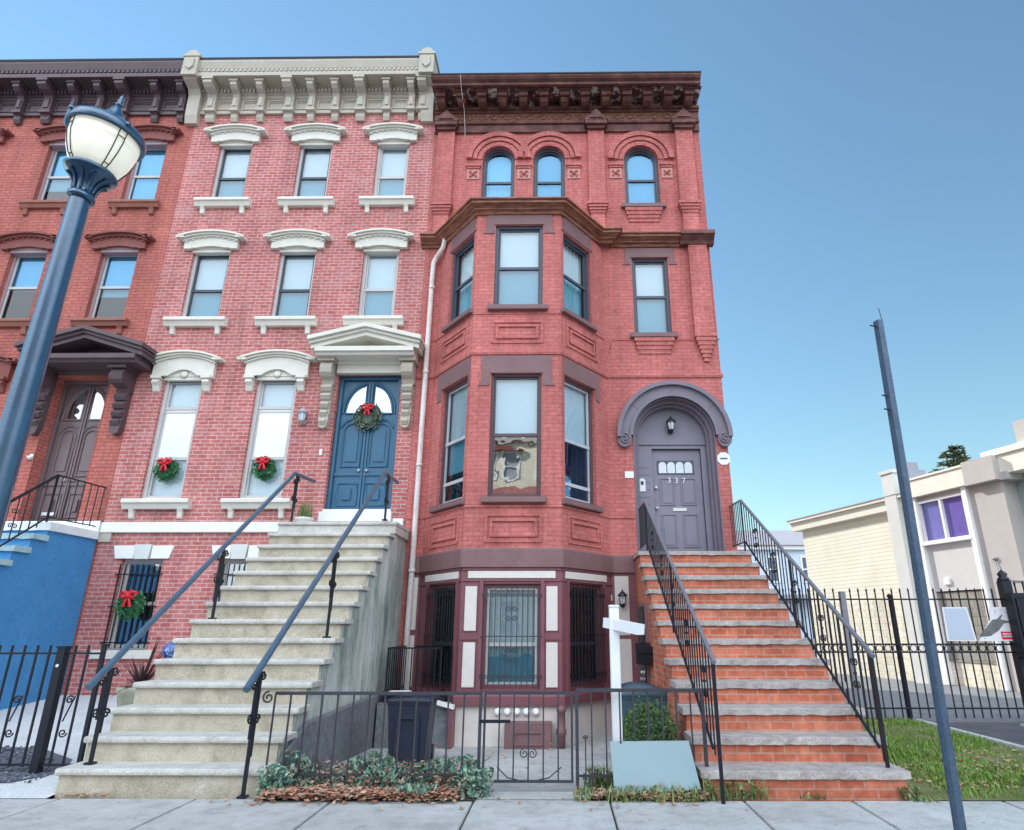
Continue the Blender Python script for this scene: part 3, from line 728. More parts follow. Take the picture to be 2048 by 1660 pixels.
def console(h, fr, x, hw, ztop, zbot, m, dep=0.36):
    k = MB()
    k.fbox(fr, x - hw - 0.05, x + hw + 0.05, 0, dep + 0.04, ztop - 0.07, ztop)
    k.dprism(fr, [(0, ztop - 0.48), (0.10, ztop - 0.48), (0.14, ztop - 0.40), (dep - 0.06, ztop - 0.36), (dep, ztop - 0.30), (dep + 0.02, ztop - 0.2), (dep - 0.02, ztop - 0.1), (dep - 0.06, ztop - 0.07), (0, ztop - 0.07)], x - hw, x + hw)
    k.fbox(fr, x - hw + 0.02, x + hw - 0.02, 0, 0.10, zbot + 0.28, ztop - 0.48)
    z = ztop - 0.52; i = 0
    while z > zbot + 0.16:
        hh = 0.14
        k.dprism(fr, [(0.08, z - hh), (0.14, z - hh + 0.02), (0.19, z - hh * 0.35), (0.15, z), (0.08, z)], x - hw + 0.01 + 0.012 * i, x + hw - 0.01 - 0.012 * i)
        z -= hh + 0.035; i += 1
    k.prism(fr, [(x - hw * 0.8, zbot + 0.16), (x - hw * 0.6, zbot + 0.03), (x, zbot), (x + hw * 0.6, zbot + 0.03), (x + hw * 0.8, zbot + 0.16), (x + hw * 0.8, zbot + 0.3), (x - hw * 0.8, zbot + 0.3)], 0, 0.13)
    return k.build('console', m, h)

def arc_pts(cx, cz, r, a0, a1, n=12): return [(cx + r * math.cos(R(a0 + (a1 - a0) * i / n)), cz + r * math.sin(R(a0 + (a1 - a0) * i / n))) for i in range(n + 1)]

def double_door(h, fr, x0, x1, z0, z1, dpt, m, gm='glass_mirror'):
    """pair of leaves with a shared glazed arch, tall round-headed panels and square bottom panels"""
    xc = (x0 + x1) / 2; hw = (x1 - x0) / 2; H = z1 - z0; D = -dpt
    k = MB(); k.fbox(fr, x0, x1, D - 0.02, D + 0.06, z1 - 0.07, z1); k.fbox(fr, x0, x0 + 0.06, D - 0.02, D + 0.06, z0, z1 - 0.07); k.fbox(fr, x1 - 0.06, x1, D - 0.02, D + 0.06, z0, z1 - 0.07)
    k.build('door_frame', m, h)
    zg0 = z0 + H * 0.715; zg1 = z0 + H * 0.93; zt0 = z0 + H * 0.315; zt1 = z0 + H * 0.64; zq0 = z0 + H * 0.035; zq1 = z0 + H * 0.19; zr = z0 + H * 0.262
    for sg in (-1, 1):
        xa, xb = (x0 + 0.062, xc - 0.004) if sg < 0 else (xc + 0.004, x1 - 0.062)
        lf = MB(); lf.fbox(fr, xa, xb, D - 0.05, D, z0 + 0.012, z1 - 0.075)
        # mouldings
        si = xc + sg * 0.075; so_ = xc + sg * (hw - 0.15); r = abs(so_ - si)
        tb = lambda pts, rr=0.02: lf.tube([fr.p(s, D + 0.006, z) for s, z in pts], rr, 6)
        rise = zg1 - zg0
        arcg = [(si + sg * r * math.sin(R(90 * i / 12)), zg0 + rise * math.cos(R(90 * i / 12))) for i in range(13)]
        tb([(si, zg0)] + arcg + [(si, zg0)], 0.022)
        tb([(xc + sg * 0.03, zg1 + 0.06)] + [(xc + sg * (0.03 + (hw - 0.125) * math.sin(R(90 * i / 12))), zg0 + (rise + 0.06) * math.cos(R(90 * i / 12))) for i in range(13)], 0.026)
        pcx = (si + so_) / 2; pr = r / 2 * 0.92
        tall = [(pcx - pr, zt0)] + arc_pts(pcx, zt1 - pr, pr, 180, 0) + [(pcx + pr, zt0), (pcx - pr, zt0)]
        tb(tall, 0.020)
        tb(arc_pts(pcx, zt1 - pr + 0.02, r / 2 + 0.055, 165, 15), 0.022)
        inn = pr * 0.62
        lf.prism(fr, [(pcx - inn, zt0 + 0.1)] + [(pcx + inn, zt0 + 0.1)] + arc_pts(pcx, zt1 - pr - 0.02, inn, 0, 180), D, D + 0.022)
        lf.fbox(fr, xa, xb, D, D + 0.03, zr - 0.035, zr + 0.02)
        q0, q1 = pcx - r / 2 * 0.95, pcx + r / 2 * 0.95
        tb([(q0, zq0), (q1, zq0), (q1, zq1), (q0, zq1), (q0, zq0)], 0.018)
        lf.fbox(fr, q0 + 0.11, q1 - 0.11, D, D + 0.035, zq0 + 0.11, zq1 - 0.10)
        st = xc + sg * 0.028
        lf.fbox(fr, min(st - 0.018, st + 0.018), max(st - 0.018, st + 0.018), D, D + 0.028, z0 + 0.03, z1 - 0.09)
        dl = lf.build('door_leaf', m, h)
        g = MB(); pts = [(si, zg0)] + arcg; g.add([fr.p(s, D + 0.012, z) for s, z in pts], [tuple(range(len(pts)))]); g.build('pane', gm, dl)
        kb = MB(); kb.lathe([(0.0, 0), (0.03, 0.0), (0.03, 0.012), (0.012, 0.02), (0.012, 0.04), (0.028, 0.05), (0.028, 0.07), (0.0, 0.08)], fr.p(xc + sg * 0.075, D + 0.0, z0 + H * 0.285), 12, mat=Matrix.Rotation(R(90), 3, 'X'))
        kb.build('door_knob', 'steel', dl)

# ------------------------------------------------------------------ text helper
def text_mesh(txt, size, fr_m, mat, name, parent, depth=0.004, loc=None, align='CENTER'):
    cu = bpy.data.curves.new(name, 'FONT'); cu.body = txt; cu.size = size; cu.extrude = depth; cu.align_x = align; cu.align_y = 'CENTER'
    ob = bpy.data.objects.new(name, cu); C.objects.link(ob)
    bpy.context.view_layer.update()
    dg = bpy.context.evaluated_depsgraph_get()
    me = bpy.data.meshes.new_from_object(ob.evaluated_get(dg))
    bpy.data.objects.remove(ob)
    me.name = name
    me.transform(fr_m)
    mb = MB(); mb.v = [tuple(v.co) for v in me.vertices]; mb.f = [tuple(p.vertices) for p in me.polygons]; mb.s = [False] * len(mb.f)
    bpy.data.meshes.remove(me)
    return mb.build(name, mat, parent, loc)
def face_m(fr, s, d, z, roll=0.0):
    x = Vector((fr.t[0], fr.t[1], 0)); zz = Vector((0, 0, 1)); n = Vector((fr.n[0], fr.n[1], 0))
    p = fr.p(s, d, z)
    m = Matrix(((x.x, zz.x, n.x, p[0]), (x.y, zz.y, n.y, p[1]), (x.z, zz.z, n.z, p[2]), (0, 0, 0, 1)))
    return m @ Matrix.Rotation(roll, 4, 'Z')

# ================================================================== HOUSE ROW
YB = 21.5
def house_shell(h, x0, x1, ztop, brickm, holes, skip=None, zlow=-0.4, zbrick=None):
    k = MB(); z0 = zlow if zbrick is None else zbrick
    wall(k, FAC, x0, x1, z0, ztop, holes + ([skip] if skip else []), 0.16)
    k.quad((x0, 11.52, zlow), (x0, YB, zlow), (x0, YB, ztop), (x0, 11.52, ztop))
    k.quad((x1, 11.52, zlow), (x1, YB, zlow), (x1, YB, ztop), (x1, 11.52, ztop))
    k.quad((x0, YB, zlow), (x1, YB, zlow), (x1, YB, ztop), (x0, YB, ztop))
    k.build('wall', brickm, h)
    r = MB(); r.box(x0 + 0.01, x1 - 0.01, 11.5, YB, ztop, ztop + 0.06); r.build('roof', 'roof_black', h)
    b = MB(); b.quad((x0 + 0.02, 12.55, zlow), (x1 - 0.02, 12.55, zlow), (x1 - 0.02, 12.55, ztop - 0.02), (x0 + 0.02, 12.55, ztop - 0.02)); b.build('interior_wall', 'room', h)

# ---------------------------------------------------------------- house at the left: dark cornice
h1 = thing('row_house', 'orange red brick row house with dark brown cornice and brown double door', 'house', (-11.4, 11.52, 0), 'brick row houses')
W1 = [(-11.76, -10.99, 10.44, 12.10), (-9.78, -9.02, 10.44, 12.10), (-13.75, -12.98, 10.44, 12.10),
      (-11.86, -11.06, 7.53, 9.23), (-9.89, -9.08, 7.53, 9.23), (-13.85, -13.05, 7.53, 9.23), (-12.05, -11.25, 3.76, 6.24)]
D1 = (-10.14, -9.0, 3.36, 6.29)
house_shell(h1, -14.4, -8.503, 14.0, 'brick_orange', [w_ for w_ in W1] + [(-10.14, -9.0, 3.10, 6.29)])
for i, (a, b, c, d) in enumerate(W1):
    mid = (c + d) / 2 - (0.02 if i < 3 else 0.0)
    window(h1, FAC, a, b, c, d, 0.10, 'frame1', 'frame2', mid=mid, shade=[0.72, 0.98, 0.8, 0.52, 0.62, 0.6, 0.6][i], up='glass_sky_tint', lo=['glass_dark', 'glass_sky_tint', 'glass', 'glass_dark', 'glass_dark', 'glass_dark', 'glass'][i], fw=0.045)
    hood(h1, FAC, a, b, d, 'brown_hood', thin=True, big=(i == 6))
    sill(h1, FAC, a, b, c, 'brown_sill', ov=0.17, hgt=0.16, d=0.13)
italian_cornice(h1, FAC, -14.4, -8.70, 12.88, 'brown_dark', [-8.81, -9.42, -10.18, -10.75, -11.36, -11.98, -12.64, -13.3, -13.9], [-10.18, -11.98, -13.9])
# brick reveals of the doorway are deep; lining keeps the orange brick
k = MB(); k.ring(FAC, outline(-10.14, -9.0, 3.10, 6.29), outline(-10.14, -9.0, 3.10, 6.29, t=0.012), -0.34, 0.012); k.build('door_reveal', 'brick_orange', h1)
double_door(h1, FAC, -10.12, -9.02, 3.38, 6.27, 0.30, 'brown_door')
k = MB(); k.fbox(FAC, -9.93, -9.67, -0.30, -0.27, 3.52, 3.58); k.build('mail_slot', 'brass_white', h1)
pediment(h1, FAC, -9.30, 1.20, 6.36, 7.10, 'brown_dark', 0.60, tym='brown_dark')
k = MB(); k.fbox(FAC, -10.16, -8.98, 0, 0.12, 6.29, 6.52); k.fbox(FAC, -10.16, -8.98, 0.0, 0.2, 6.52, 6.58); k.build('door_lintel', 'brown_dark', h1)
for x in (-10.22, -8.62): console(h1, FAC, x, 0.13, 6.36, 5.02, 'brown_dark', 0.40)
k = MB(); k.box(-8.62, -8.50, 11.44, 11.52, 3.02, 3.36); k.box(-10.9, -8.50, 11.47, 11.52, 3.10, 3.36); k.build('belt_course', 'white', h1)

# ---------------------------------------------------------------- middle house: cream trim, blue door
h2 = thing('row_house', 'pinkish red brick row house with cream window hoods and blue double door', 'house', (-5.7, 11.52, 0), 'brick row houses')
W2 = [(-7.80, -7.04, 10.46, 12.05), (-5.95, -5.19, 10.46, 12.05), (-4.16, -3.42, 10.46, 12.05),
      (-7.89, -7.08, 7.53, 9.21), (-6.01, -5.22, 7.53, 9.21), (-4.20, -3.43, 7.53, 9.21),
      (-7.92, -7.13, 3.76, 6.25), (-6.06, -5.24, 3.76, 6.25), (-8.0, -7.24, 1.12, 2.68), (-6.2, -5.5, 1.12, 2.68)]
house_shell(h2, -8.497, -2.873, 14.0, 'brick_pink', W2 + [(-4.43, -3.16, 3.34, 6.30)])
for i, (a, b, c, d) in enumerate(W2[:8]):
    tall = i >= 6
    rails = (5.62,) if tall else ()
    if tall:
        wd = window(h2, FAC, a, b, c, d, 0.07, 'frame2', 'frame2', mid=4.59, shade=1.0, shade_m='shade_white', up='glass', lo='glass', rails=rails, fw=0.07)
        q = MB(); q.fbox(FAC, a + 0.07, b - 0.07, -0.135, -0.105, 5.52, 5.56); q.build('sash_rail', 'frame2', wd)
        q = MB(); q.quad(FAC.p(a + 0.07, -0.117, 4.62), FAC.p(b - 0.07, -0.117, 4.62), FAC.p(b - 0.07, -0.117, 5.58), FAC.p(a + 0.07, -0.117, 5.58)); q.build('pane', 'glass_mirror', wd)
    else:
        window(h2, FAC, a, b, c, d, 0.08, 'frame2', 'sash_dark' if i in (0, 1, 3, 4) else 'frame2', mid=(c + d) / 2 - 0.10, shade=1.0, shade_m='shade', lo='glass_dark', fw=0.06)
    hood(h2, FAC, a, b, d, 'cream', big=tall)
    sill(h2, FAC, a, b, c, 'cream', ov=0.23, hgt=0.18, d=0.16)
for (a, b, c, d) in W2[8:]:
    wd = window(h2, FAC, a, b, c, d, 0.09, 'frame2', 'frame2', shade=0, lo='glass_mirror', up='glass_mirror', fw=0.05)
    g = MB()
    for i in range(8):
        x = a + 0.02 + (b - a - 0.04) * i / 7
        g.bar(FAC.p(x, 0.03, c + 0.03), FAC.p(x, 0.03, d - 0.10), 0.016)
    for z in (c + 0.12, (c + d) / 2 - 0.05, d - 0.28): g.bar(FAC.p(a - 0.05, 0.03, z), FAC.p(b + 0.05, 0.03, z), 0.02)
    g.build('window_guard', 'iron', wd)
    l = MB(); W = (b - a) / 2 + 0.15; cx = (a + b) / 2
    l.prism(FAC, [(cx - W + 0.04, d), (cx - 0.16, d), (cx - 0.16, d + 0.23), (cx - W - 0.02, d + 0.23)], -0.02, 0.04)
    l.prism(FAC, [(cx + 0.16, d), (cx + W - 0.04, d), (cx + W + 0.02, d + 0.23), (cx + 0.16, d + 0.23)], -0.02, 0.04)
    lo_ = l.build('lintel', 'white', h2)
    l = MB(); l.prism(FAC, [(cx - 0.13, d - 0.01), (cx + 0.13, d - 0.01), (cx + 0.155, d + 0.25), (cx - 0.155, d + 0.25)], -0.02, 0.065); l.build('keystone', 'trim_grey', lo_)
    s_ = MB(); s_.fbox(FAC, a - 0.15, b + 0.15, -0.09, 0.07, c - 0.14, c); s_.build('window_sill', 'cream', h2)
k = MB(); k.fbox(FAC, -8.497, -4.77, -0.02, 0.05, 3.15, 3.34); k.fbox(FAC, -3.10, -2.90, -0.02, 0.05, 3.20, 3.40); k.build('belt_course', 'white', h2, bevel=0.008)
k = MB(); k.fbox(FAC, -8.497, -8.28, -0.02, 0.03, 2.98, 3.15); k.build('belt_block', 'taupe', h2)
cor2 = italian_cornice(h2, FAC, -8.40, -3.10, 12.88, 'taupe', [-7.55, -6.95, -6.29, -5.77, -5.20, -4.61, -4.00, -3.43, -8.12, -3.16], [-6.29, -4.61, -8.12, -3.16])
for x in (-8.53, -3.05):
    k = MB(); bw = 0.17
    k.dprism(FAC, [(0, 12.55), (0.1, 12.55), (0.15, 12.75), (0.17, 13.3), (0.24, 13.42), (0.46, 13.5), (0.46, 13.62), (0, 13.62)], x - bw + 0.03, x + bw - 0.03)
    k.prism(FAC, [(x - bw, 13.55), (x + bw, 13.55), (x + bw, 14.14)] + arc_pts(x, 14.14, bw * 0.86, 0, 180, 10) + [(x - bw, 14.14)], 0, 0.54)
    k.prism(FAC, [(x - bw - 0.03, 14.08), (x + bw + 0.03, 14.08), (x + bw + 0.03, 14.14), (x - bw - 0.03, 14.14)], 0, 0.56)
    k.prism(FAC, [(x - 0.09, 13.78), (x, 13.68), (x + 0.09, 13.78), (x + 0.09, 14.0), (x - 0.09, 14.0)], 0.5, 0.575)
    k.build('cornice_end_block', 'taupe', cor2)
double_door(h2, FAC, -4.41, -3.18, 3.58, 6.28, 0.16, 'blue_door', 'glass_mirror')
k = MB(); k.fbox(FAC, -4.43, -3.16, -0.26, 0.0, 3.34, 3.58); k.fbox(FAC, -4.46, -3.12, 0.0, 0.10, 3.34, 3.52); k.build('door_sill', 'white', h2)
pediment(h2, FAC, -3.81, 1.06, 6.53, 7.17, 'cream', 0.50, tym='taupe_wall')  # tympanum darker than the trim: shade of the recess put into its colour
k = MB(); k.fbox(FAC, -4.44, -3.15, -0.02, 0.10, 6.285, 6.46); k.fbox(FAC, -4.44, -3.15, 0, 0.16, 6.46, 6.53); k.build('door_lintel', 'cream', h2)
for x in (-4.585, -2.995): console(h2, FAC, x, 0.115, 6.53, 5.13, 'taupe', 0.30)

# ---------------------------------------------------------------- right house: bay and arched doorway
h3 = thing('row_house', 'painted red brick row house with three storey bay and arched doorway', 'house', (0.2, 11.52, 0), 'brick row houses')
XR = 3.205
A3 = [(-1.73, -1.0, 10.40, 11.90, True), (-0.58, 0.13, 10.40, 11.90, True), (1.46, 2.23, 10.28, 11.89, True)]
house_shell(h3, -2.867, XR, 12.95, 'brick_red', A3 + [(1.53, 2.29, 7.15, 8.95), (1.40, 2.98, 2.60, 5.77, True)], skip=(-2.44, 0.83, -0.4, 9.40), zbrick=-0.4)
bw_ = MB()
wall(bw_, BL, 0, LBL, 2.45, 9.42, [(0.46, 1.36, 7.14, 8.86), (0.42, 1.36, 3.55, 5.82)], 0.15)
wall(bw_, BF, 0, LBF, 2.45, 9.42, [(0.36, 1.28, 7.18, 8.97), (0.37, 1.27, 3.57, 5.83)], 0.15)
wall(bw_, BR, 0, LBR, 2.45, 9.42, [(0.09, 0.99, 7.14, 8.84), (0.10, 1.03, 3.55, 5.82)], 0.15)
bay = bw_.build('bay', 'brick_red', h3)
# windows of the bay
window(h3, BL, 0.46, 1.36, 7.14, 8.86, 0.06, 'frame3', 'frame3', mid=7.98, shade_m='curtain', lo='glass_dark')
window(h3, BF, 0.36, 1.28, 7.18, 8.97, 0.05, 'frame3', 'frame3', mid=8.04, shade_m='shade', lo='glass_dark')
window(h3, BR, 0.09, 0.99, 7.14, 8.84, 0.06, 'frame3', 'frame3', mid=7.98, shade_m='curtain', lo='glass_dark')
window(h3, BL, 0.42, 1.36, 3.55, 5.82, 0.07, 'frame_brown', 'alu', mid=4.72, shade=0.75, shade_m='blind', lo='glass_dark', rails=(3.95,))
window(h3, BF, 0.37, 1.27, 3.57, 5.83, 0.05, 'frame_brown', 'frame_brown', mid=4.69, shade=0.5, shade_m='shade', lo='glass_mirror', fw=0.045)
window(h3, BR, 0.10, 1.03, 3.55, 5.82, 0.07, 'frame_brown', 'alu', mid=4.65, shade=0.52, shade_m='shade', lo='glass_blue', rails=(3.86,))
for i, a in enumerate(A3):
    window(h3, FAC, *a[:4], 0.10, 'frame3', 'frame3', arch=True, mid=[11.0, 11.0, 11.03][i], shade=1.0, shade_m='curtain' if i == 0 else 'blind', up='glass_sky_tint', lo='glass_sky_tint', fw=0.06)
window(h3, FAC, 1.53, 2.29, 7.15, 8.95, 0.06, 'frame3', 'frame3', mid=8.05, shade_m='shade', lo='glass_dark')
# stone heads and sills
def lintel(fr, a, b, z0, z1, drop, ov, name='lintel'):
    k = MB(); k.prism(fr, [(a - ov, z0 - drop), (a - 0.03, z0 - drop), (a - 0.03, z0), (b + 0.03, z0), (b + 0.03, z0 - drop), (b + ov, z0 - drop), (b + ov - 0.06, z0 - drop + 0.08), (b + ov - 0.06, z1), (a - ov + 0.06, z1), (a - ov + 0.06, z0 - drop + 0.08)], -0.02, 0.018)
    k.build(name, 'purple_stone', h3)
lintel(BF, 0.36, 1.28, 8.972, 9.20, 0.20, 0.24); lintel(BF, 0.37, 1.27, 5.832, 6.17, 0.24, 0.24)
lintel(FAC, 1.53, 2.29, 8.952, 9.17, 0.18, 0.20)
for fr, a, b, e0, e1 in ((BL, 0.46, 1.36, 0.20, LBL), (BR, 0.09, 0.99, 0.0, 1.22)):
    lintel(fr, a, b, 8.87, 9.20, 0.0, 0.07)
for fr, a, b in ((BL, 0.42, 1.36), (BR, 0.10, 1.03)):
    k = MB(); sx = 0.24 if fr is BL else 0.06; ex = LBL - 0.02 if fr is BL else 1.26
    k.prism(fr, [(sx, 5.60), (a - 0.03, 5.60), (a - 0.03, 5.825), (b + 0.03, 5.825), (b + 0.03, 5.60), (min(ex, b + 0.16), 5.60), (min(ex, b + 0.16), 6.16), (sx, 6.16)], -0.02, 0.018); k.build('lintel', 'purple_stone', h3)
for fr, a, b, z in ((BF, 0.36, 1.28, 7.18), (BF, 0.37, 1.27, 3.57), (BL, 0.46, 1.36, 7.14), (BR, 0.09, 0.99, 7.14), (BL, 0.42, 1.36, 3.55), (BR, 0.10, 1.03, 3.55), (FAC, 1.53, 2.29, 7.15), (FAC, 1.46, 2.23, 10.28)):
    k = MB(); k.fbox(fr, a - 0.10, b + 0.10, -0.10, 0.09, z - 0.10, z); k.build('window_sill', 'purple_stone', h3, bevel=0.01)
for (a, b, z) in ((1.53, 2.29, 7.05), (1.46, 2.23, 10.18)):     # corbelled brick under two sills
    k = MB()
    for i in range(4): k.fbox(FAC, a - 0.02 + i * 0.025, b + 0.02 - i * 0.025, -0.01, 0.075 - i * 0.018, z - 0.085 * (i + 1), z - 0.085 * i - 0.004)
    k.build('sill_corbel', 'brick_red', h3)
# arch mouldings of the top windows
for (a, b, c, d, _) in A3:
    cx = (a + b) / 2; rr = (b - a) / 2; sp = d - rr
    for (r0, r1, dd) in ((rr + 0.005, rr + 0.11, 0.02), (rr + 0.13, rr + 0.22, 0.045), (rr + 0.24, rr + 0.36, 0.075)):
        k = MB(); A_ = arc_pts(cx, sp, r1, 0, 180, 20); B_ = arc_pts(cx, sp, r0, 0, 180, 20)
        k.prism(FAC, A_ + list(reversed(B_)), -0.01, dd + (0.003 if a < -1 else 0.0)); k.build('arch_moulding', 'brick_red', h3)
def impost(x0, x1, z):
    k = MB(); k.fbox(FAC, x0, x1, -0.01, 0.06, z, z + 0.05); k.fbox(FAC, x0 + 0.02, x1 - 0.02, -0.01, 0.04, z - 0.05, z - 0.003); k.build('impost', 'brick_red', h3)
    k = MB(); k.fbox(FAC, x0 + 0.03, x1 - 0.03, -0.01, 0.02, z - 0.33, z - 0.06); t = k.build('terracotta_tile', 'tile', h3)
    q = MB(); cx, cz = (x0 + x1) / 2, z - 0.195; w_ = min(0.11, (x1 - x0) / 2 - 0.06)
    for i in range(4):
        a = R(45 + 90 * i); q.prism(FAC, [(cx + 0.015 * math.cos(a + 1.3), cz + 0.015 * math.sin(a + 1.3)), (cx + w_ * math.cos(a - 0.28), cz + w_ * math.sin(a - 0.28)), (cx + w_ * math.cos(a + 0.28), cz + w_ * math.sin(a + 0.28))], 0.0, 0.045)
    q.lathe([(0, 0), (0.035, 0), (0.03, 0.03), (0, 0.04)], FAC.p(cx, 0.02, cz), 10, mat=Matrix.Rotation(R(90), 3, 'X'))
    q.build('rosette', 'brick_orange', t)
for x0, x1 in ((-2.10, -1.76), (-0.97, -0.61), (0.16, 0.50), (1.10, 1.43), (2.26, 2.56)): impost(x0, x1, 11.32)
# pilasters
for i, (a, b) in enumerate(((-2.76, -2.38), (0.66, 1.02), (2.64, 3.03))):
    k = MB(); k.fbox(FAC, a, b, -0.01, 0.115, 10.27, 12.32); k.fbox(FAC, a + 0.03, b - 0.03, -0.01, 0.10, 9.44, 10.03); k.build('pilaster', 'brick_red', h3)
    k = MB()
    for j in range(4): k.fbox(FAC, a - 0.05 + 0.022 * j, b + 0.05 - 0.022 * j, -0.01, 0.185 - 0.022 * j, 10.27 - 0.065 * (j + 1), 10.27 - 0.065 * j - 0.004)
    k.build('pilaster_base', 'brick_red', h3)
    k = MB(); k.fbox(FAC, a - 0.07, b + 0.07, -0.01, 0.25, 12.32, 12.42); k.fbox(FAC, a - 0.02, b + 0.02, -0.01, 0.19, 12.24, 12.32)
    k.prism(FAC, [(a - 0.09, 12.42), (b + 0.09, 12.42), ((a + b) / 2, 12.72)], -0.01, 0.26)
    k.prism(FAC, [(a + 0.03, 12.45), (b - 0.03, 12.45), ((a + b) / 2, 12.63)], 0.2, 0.285)
    k.build('pilaster_capital', 'cornice3', h3)
k = MB(); k.fbox(FAC, 2.73, 3.12, -0.01, 0.11, 7.12, 9.22); 
for j in range(7): k.fbox(FAC, 2.72 + 0.028 * j, 3.16 - 0.028 * j, -0.01, 0.14 - 0.016 * j, 7.12 - 0.085 * (j + 1), 7.12 - 0.085 * j - 0.004)
k.build('pilaster', 'brick_red', h3)
k = MB(); k.dprism(FAC, [(0, 9.19), (0.13, 9.19), (0.16, 9.26), (0.24, 9.33), (0.30, 9.35), (0.30, 9.43), (0, 9.47)], 2.56, 3.275); k.build('cornice_block', 'cornice3', h3)
# main cornice
k = MB(); k.fbox(FAC, -2.865, 3.175, 0, 0.755, 13.227, 13.262); k.build('flashing', 'roof_black', h3)
BR3 = [-2.69 + i * 0.470 for i in range(13)]
k = MB(); k.dprism(FAC, [(0, 13.06), (0.55, 13.06), (0.58, 13.03), (0.65, 13.03), (0.65, 13.06), (0.63, 13.08), (0.64, 13.11), (0.70, 13.14), (0.74, 13.19), (0.74, 13.225), (0, 13.24)], -2.86, 3.17)
k.fbox(FAC, -2.86, 3.225, -0.01, 0.16, 12.82, 12.89); k.fbox(FAC, -2.86, 3.218, -0.01, 0.12, 12.76, 12.82)
c3 = k.build('cornice', 'cornice3', h3)
k = MB(); k.fbox(FAC, -2.865, 3.218, 0.0, 0.075, 12.89, 13.06); k.fbox(FAC, -2.86, 3.218, 0.076, 0.54, 13.044, 13.058); k.build('soffit', 'peel', c3)
k = MB(); k.fbox(FAC, -2.86, 3.212, -0.01, 0.085, 12.53, 12.76); k.build('frieze', 'frieze', c3)
q = MB(); x = -2.35
while x < 2.6:        # raised scrolls of the frieze
    if not (0.55 < x < 1.13):
        q.tube([FAC.p(x + 0.075 * math.cos(t / 10 * 2 * PI), 0.09, 12.645 + 0.065 * math.sin(t / 10 * 2 * PI)) for t in range(11)], 0.016, 5)
        q.tube([FAC.p(x + 0.11, 0.09, 12.58), FAC.p(x + 0.16, 0.095, 12.66), FAC.p(x + 0.22, 0.09, 12.71)], 0.014, 5)
    x += 0.285
q.build('frieze_scroll', 'frieze', c3)
k = MB(); k.fbox(FAC, -2.86, XR + 0.01, -0.01, 0.10, 12.47, 12.53); k.fbox(FAC, -2.86, XR + 0.005, -0.01, 0.055, 12.26, 12.47); k.build('architrave', 'cornice3', c3)
for x in BR3:
    q = MB(); q.fbox(FAC, x - 0.125, x + 0.125, 0.12, 0.54, 13.005, 13.044); q.fbox(FAC, x - 0.105, x + 0.105, 0.12, 0.49, 12.90, 13.005)
    q.dprism(FAC, [(0.10, 12.86), (0.18, 12.81), (0.28, 12.79), (0.38, 12.81), (0.44, 12.86), (0.43, 12.885), (0.10, 12.885)], x - 0.09, x + 0.09); q.build('bracket', 'cornice3', c3)
# bay cornice and roof, string courses, panels
P_ = [(-2.96, 11.52), (-2.52, 11.52), (-1.60, 10.38), (0.02, 10.38), (0.80, 11.368), (1.07, 11.368), (1.07, 11.52), (2.60, 11.52)]
k = MB(); k.sweep(P_, [(-0.01, 9.19), (0.04, 9.19), (0.06, 9.24), (0.11, 9.26), (0.11, 9.29), (0.17, 9.325), (0.215, 9.34), (0.215, 9.385), (0.255, 9.40), (0.255, 9.43), (-0.01, 9.46)]); bc = k.build('bay_cornice', 'bay_cornice', h3)
k = MB(); k.add([(-2.50, 11.50, 9.452), (-1.58, 10.36, 9.452), (0.0, 10.36, 9.452), (0.92, 11.50, 9.452)], [(0, 1, 2, 3)]); k.build('bay_roof', 'roof_black', h3)
PB = [(-2.86, 11.52), (-2.52, 11.52), (-1.60, 10.38), (0.02, 10.38), (0.92, 11.52), (3.235, 11.52)]
PB2 = [(-2.86, 11.52), (-2.52, 11.52), (-1.60, 10.38), (0.02, 10.38), (0.92, 11.52), (1.36, 11.52)]
k = MB(); k.sweep(PB, [(-0.01, 6.19), (0.025, 6.19), (0.035, 6.22), (0.035, 6.27), (0.01, 6.29), (-0.01, 6.29)]); k.sweep(PB, [(-0.01, 7.015), (0.016, 7.015), (0.016, 7.035), (-0.01, 7.04)]); k.sweep(PB2, [(-0.01, 3.40), (0.018, 3.40), (0.018, 3.43), (-0.01, 3.44)]); k.build('string_course', 'brick_red', h3)
for fr, a, b in ((BF, 0.34, 1.30), (BL, 0.28, 1.30), (BR, 0.16, 1.14)):
    for z0, z1 in ((6.42, 6.88), (2.82, 3.30)):
        k = MB()
        for t, dd in ((0.0, 0.022), (0.09, 0.03)):
            k.ring(fr, outline(a, b, z0, z1, t=t), outline(a, b, z0, z1, t=t + 0.045), -0.01, dd)
        k.build('brick_panel', 'brick_red', h3)
k = MB(); k.prism(FAC, [(0.78, 6.30), (0.84, 6.30), (1.06, 7.01), (0.90, 7.01)], -0.01, 0.03); k.build('brick_bracket', 'brick_red', h3)
